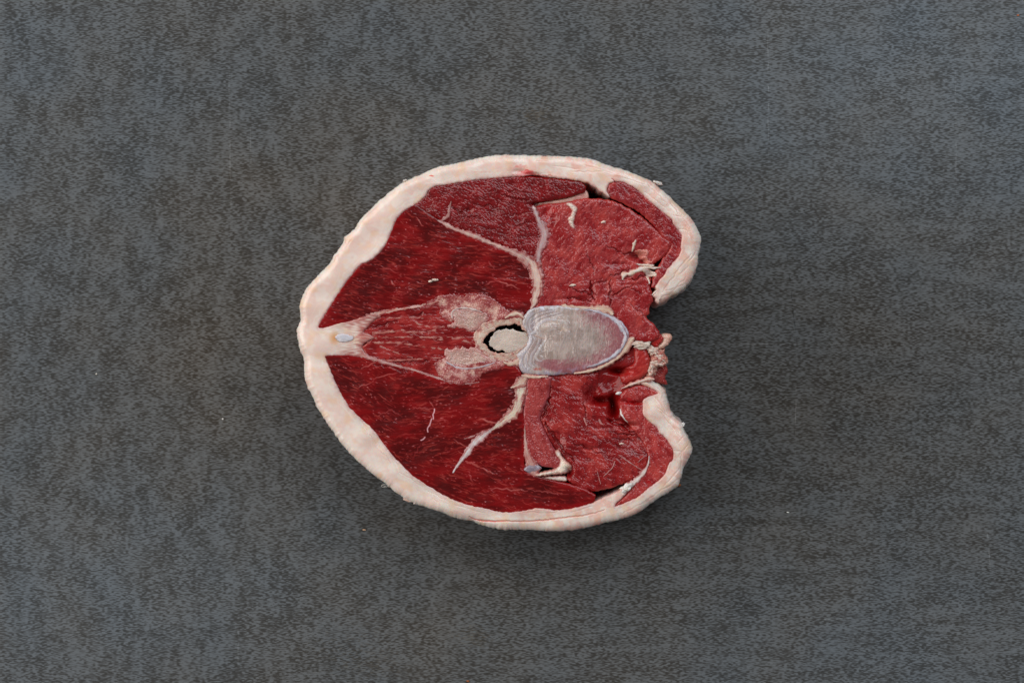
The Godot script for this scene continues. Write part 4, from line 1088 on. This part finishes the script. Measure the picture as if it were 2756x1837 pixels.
	for a in [[1300, 540, 5, 1308, 520, 16, 1330, 515, 12, 1350, 506, 13, 1374, 497, 16, 1400, 492, 15, 1424, 484, 5], [1374, 498, 14, 1392, 506, 15, 1412, 513, 13, 1430, 516, 7], [1392, 505, 10, 1402, 520, 12, 1426, 522, 9, 1432, 516, 4], [1400, 490, 9, 1420, 494, 7, 1452, 492, 4], [1396, 524, 8, 1402, 540, 7, 1406, 556, 4], [1355, 478, 3, 1385, 482, 9, 1420, 482, 5], [1338, 430, 3, 1345, 400, 12, 1352, 385, 5], [1415, 600, 3, 1425, 590, 9, 1436, 582, 5]]:
		seam("fat_strand", a, Color(0.86, 0.74, 0.66), WHITE, Color(0.78, 0.52, 0.46), 6.0, 0.0, 6.0)
	# bits that stick out of the fat
	lump("fat_shred", 1444, 162, 13, 6, 6, 0.2, -26.0, CREAM2, WHITE, "fat", null, 0.6)
	lump("fat_shred", 1432, 158, 10, 4, 5, 0.5, -20.0, CREAM, WHITE, "fat", null, 0.6)
	lump("fat_shred", 462, 1404, 20, 5, 6, 0.25, -26.0, Color(0.92, 0.70, 0.60), CREAM2, "fat", null, 0.7)
	lump("fat_shred", 492, 1412, 10, 7, 6, 0.4, -24.0, CREAM, CREAM2, "fat", null, 0.7)
	lump("fat_shred", 1288, 984, 13, 6, 5, -0.2, -14.0, WHITE, WHITE, "fat", null, 0.4)
	lump("fat_shred", 448, 152, 8, 4, 5, -0.5, -18.0, WHITE, CREAM, "fat", null, 0.6)
	lump("fat_shred", 1538, 1108, 8, 7, 6, -0.5, -24.0, CREAM, WHITE, "fat", null, 0.6)
	lump("fat_shred", 1320, 1352, 24, 14, 12, -0.5, 2.0, CREAM, WHITE, "fat", null, 0.5)


# ------------------------------------------------------------------------------------------------ loose things
func crumb(called: String, label: String, category: String, group: String, x: float, y: float, up: float, rx: float, ry: float, rz: float, turn: float, c0: Color, c1: Color) -> void:
	var o := lump(called, x, y, rx, ry, rz, turn, up, c0, c1, "dry", self, 0.4)
	o.set_meta("label", label)
	o.set_meta("category", category)
	if group:
		o.set_meta("group", group)


func make_small_things() -> void:
	var floor_up := -THICK / U
	var k := DIST / (DIST - THICK)      # from the cut face down to the worktop
	var on_table := func(x: float, y: float) -> Vector2: return Vector2(MIDX + (x - 1378.0) * 1.4522 * k, MIDY + (y - 918.5) * 1.4522 * k)
	for a in [["small orange fat crumb on the worktop touching the lower right of the fat rim", 1827, 1305, 10, 8, 8, Color(0.62, 0.36, 0.16), Color(0.52, 0.27, 0.12)],
			["pale fleck on the worktop left of the chop, level with its lower eye", 259, 1006, 4, 5, 3, Color(0.8, 0.78, 0.74), Color(0.7, 0.68, 0.64)],
			["white fleck on the worktop just left of the lower fat rim", 599, 1127, 4, 4, 3, Color(0.86, 0.85, 0.82), Color(0.8, 0.78, 0.76)],
			["pinkish fat flake on the worktop below the lower left of the fat rim", 980, 1425, 8, 3, 3, Color(0.86, 0.66, 0.52), Color(0.84, 0.72, 0.6)],
			["white crumb on the worktop at lower right, far from the chop", 2121, 1378, 7, 3, 3, Color(0.82, 0.82, 0.8), Color(0.74, 0.74, 0.72)],
			["tiny orange crumb on the worktop in the upper right corner", 2741, 41, 6, 4, 3, Color(0.72, 0.42, 0.26), Color(0.62, 0.36, 0.22)],
			["tiny orange crumb on the worktop at the bottom edge", 1259, 1832, 8, 4, 3, Color(0.62, 0.36, 0.2), Color(0.56, 0.32, 0.2)]]:
		var p: Vector2 = on_table.call(a[1], a[2])
		crumb("crumb", a[0], "crumb", "crumbs scattered on the worktop", p.x, p.y, floor_up + a[5] * 0.5, a[3] * k * 0.75, a[4] * k * 0.7, a[5] * 0.7, rng.randf() * 0.6 - 0.3, a[6], a[7])
	for a in [["ivory bone chip lying on the left upper loin muscle, larger of two side by side", 549, 547, 8, 4], ["ivory bone chip lying on the upper loin muscle, right one of two side by side", 568, 541, 11, 4],
			["rice-shaped bone chip lying on the right upper muscle above the cut vertebra", 1105, 562, 12, 4], ["rice-shaped bone chip lying on the upper right muscle near its top edge", 1226, 315, 9, 4], ["small bone chip lying on the lower right muscle near the flank strip", 1296, 1181, 9, 3]]:
		crumb("bone_chip", a[0], "bone chip", "bone chips lying on the meat", a[1], a[2], 3.0, a[3], a[4], 4.0, rng.randf() * 0.3 - 0.25, Color(0.90, 0.82, 0.76), Color(0.84, 0.74, 0.68))
	# a curl of thread against the fat
	var t := MeshInstance3D.new()
	t.name = "white_fibre"
	var st := SurfaceTool.new()
	st.begin(Mesh.PRIMITIVE_TRIANGLES)
	var c: Vector2 = on_table.call(1036, 1307)
	var path: Array = []
	for i in 41:
		var f := i / 40.0
		path.append(Vector3((c.x - MIDX + 11.0 * cos(f * 9.5) + f * 16.0 - 8.0) * U, 0.0006 + 0.0008 * f, (c.y - MIDY + 5.0 * sin(f * 9.5) - f * 3.0) * U))
	for i in 40:
		var d: Vector3 = (path[i + 1] - path[i]).normalized()
		var s := d.cross(Vector3.UP).normalized() * 0.00011
		var u := s.cross(d).normalized() * 0.00011
		var rim := [s, u, -s, -u]
		for q in 4:
			var a: Vector3 = rim[q]
			var b: Vector3 = rim[(q + 1) % 4]
			for w in [path[i] + a, path[i] + b, path[i + 1] + b, path[i] + a, path[i + 1] + b, path[i + 1] + a]:
				st.add_vertex(w)
	st.generate_normals()
	t.mesh = st.commit()
	var m := StandardMaterial3D.new()
	m.albedo_color = Color(0.82, 0.82, 0.80)
	m.roughness = 0.6
	t.material_override = m
	t.set_meta("label", "tiny curled white fibre on the worktop against the lower left fat rim")
	t.set_meta("category", "fibre")
	add_child(t, true)
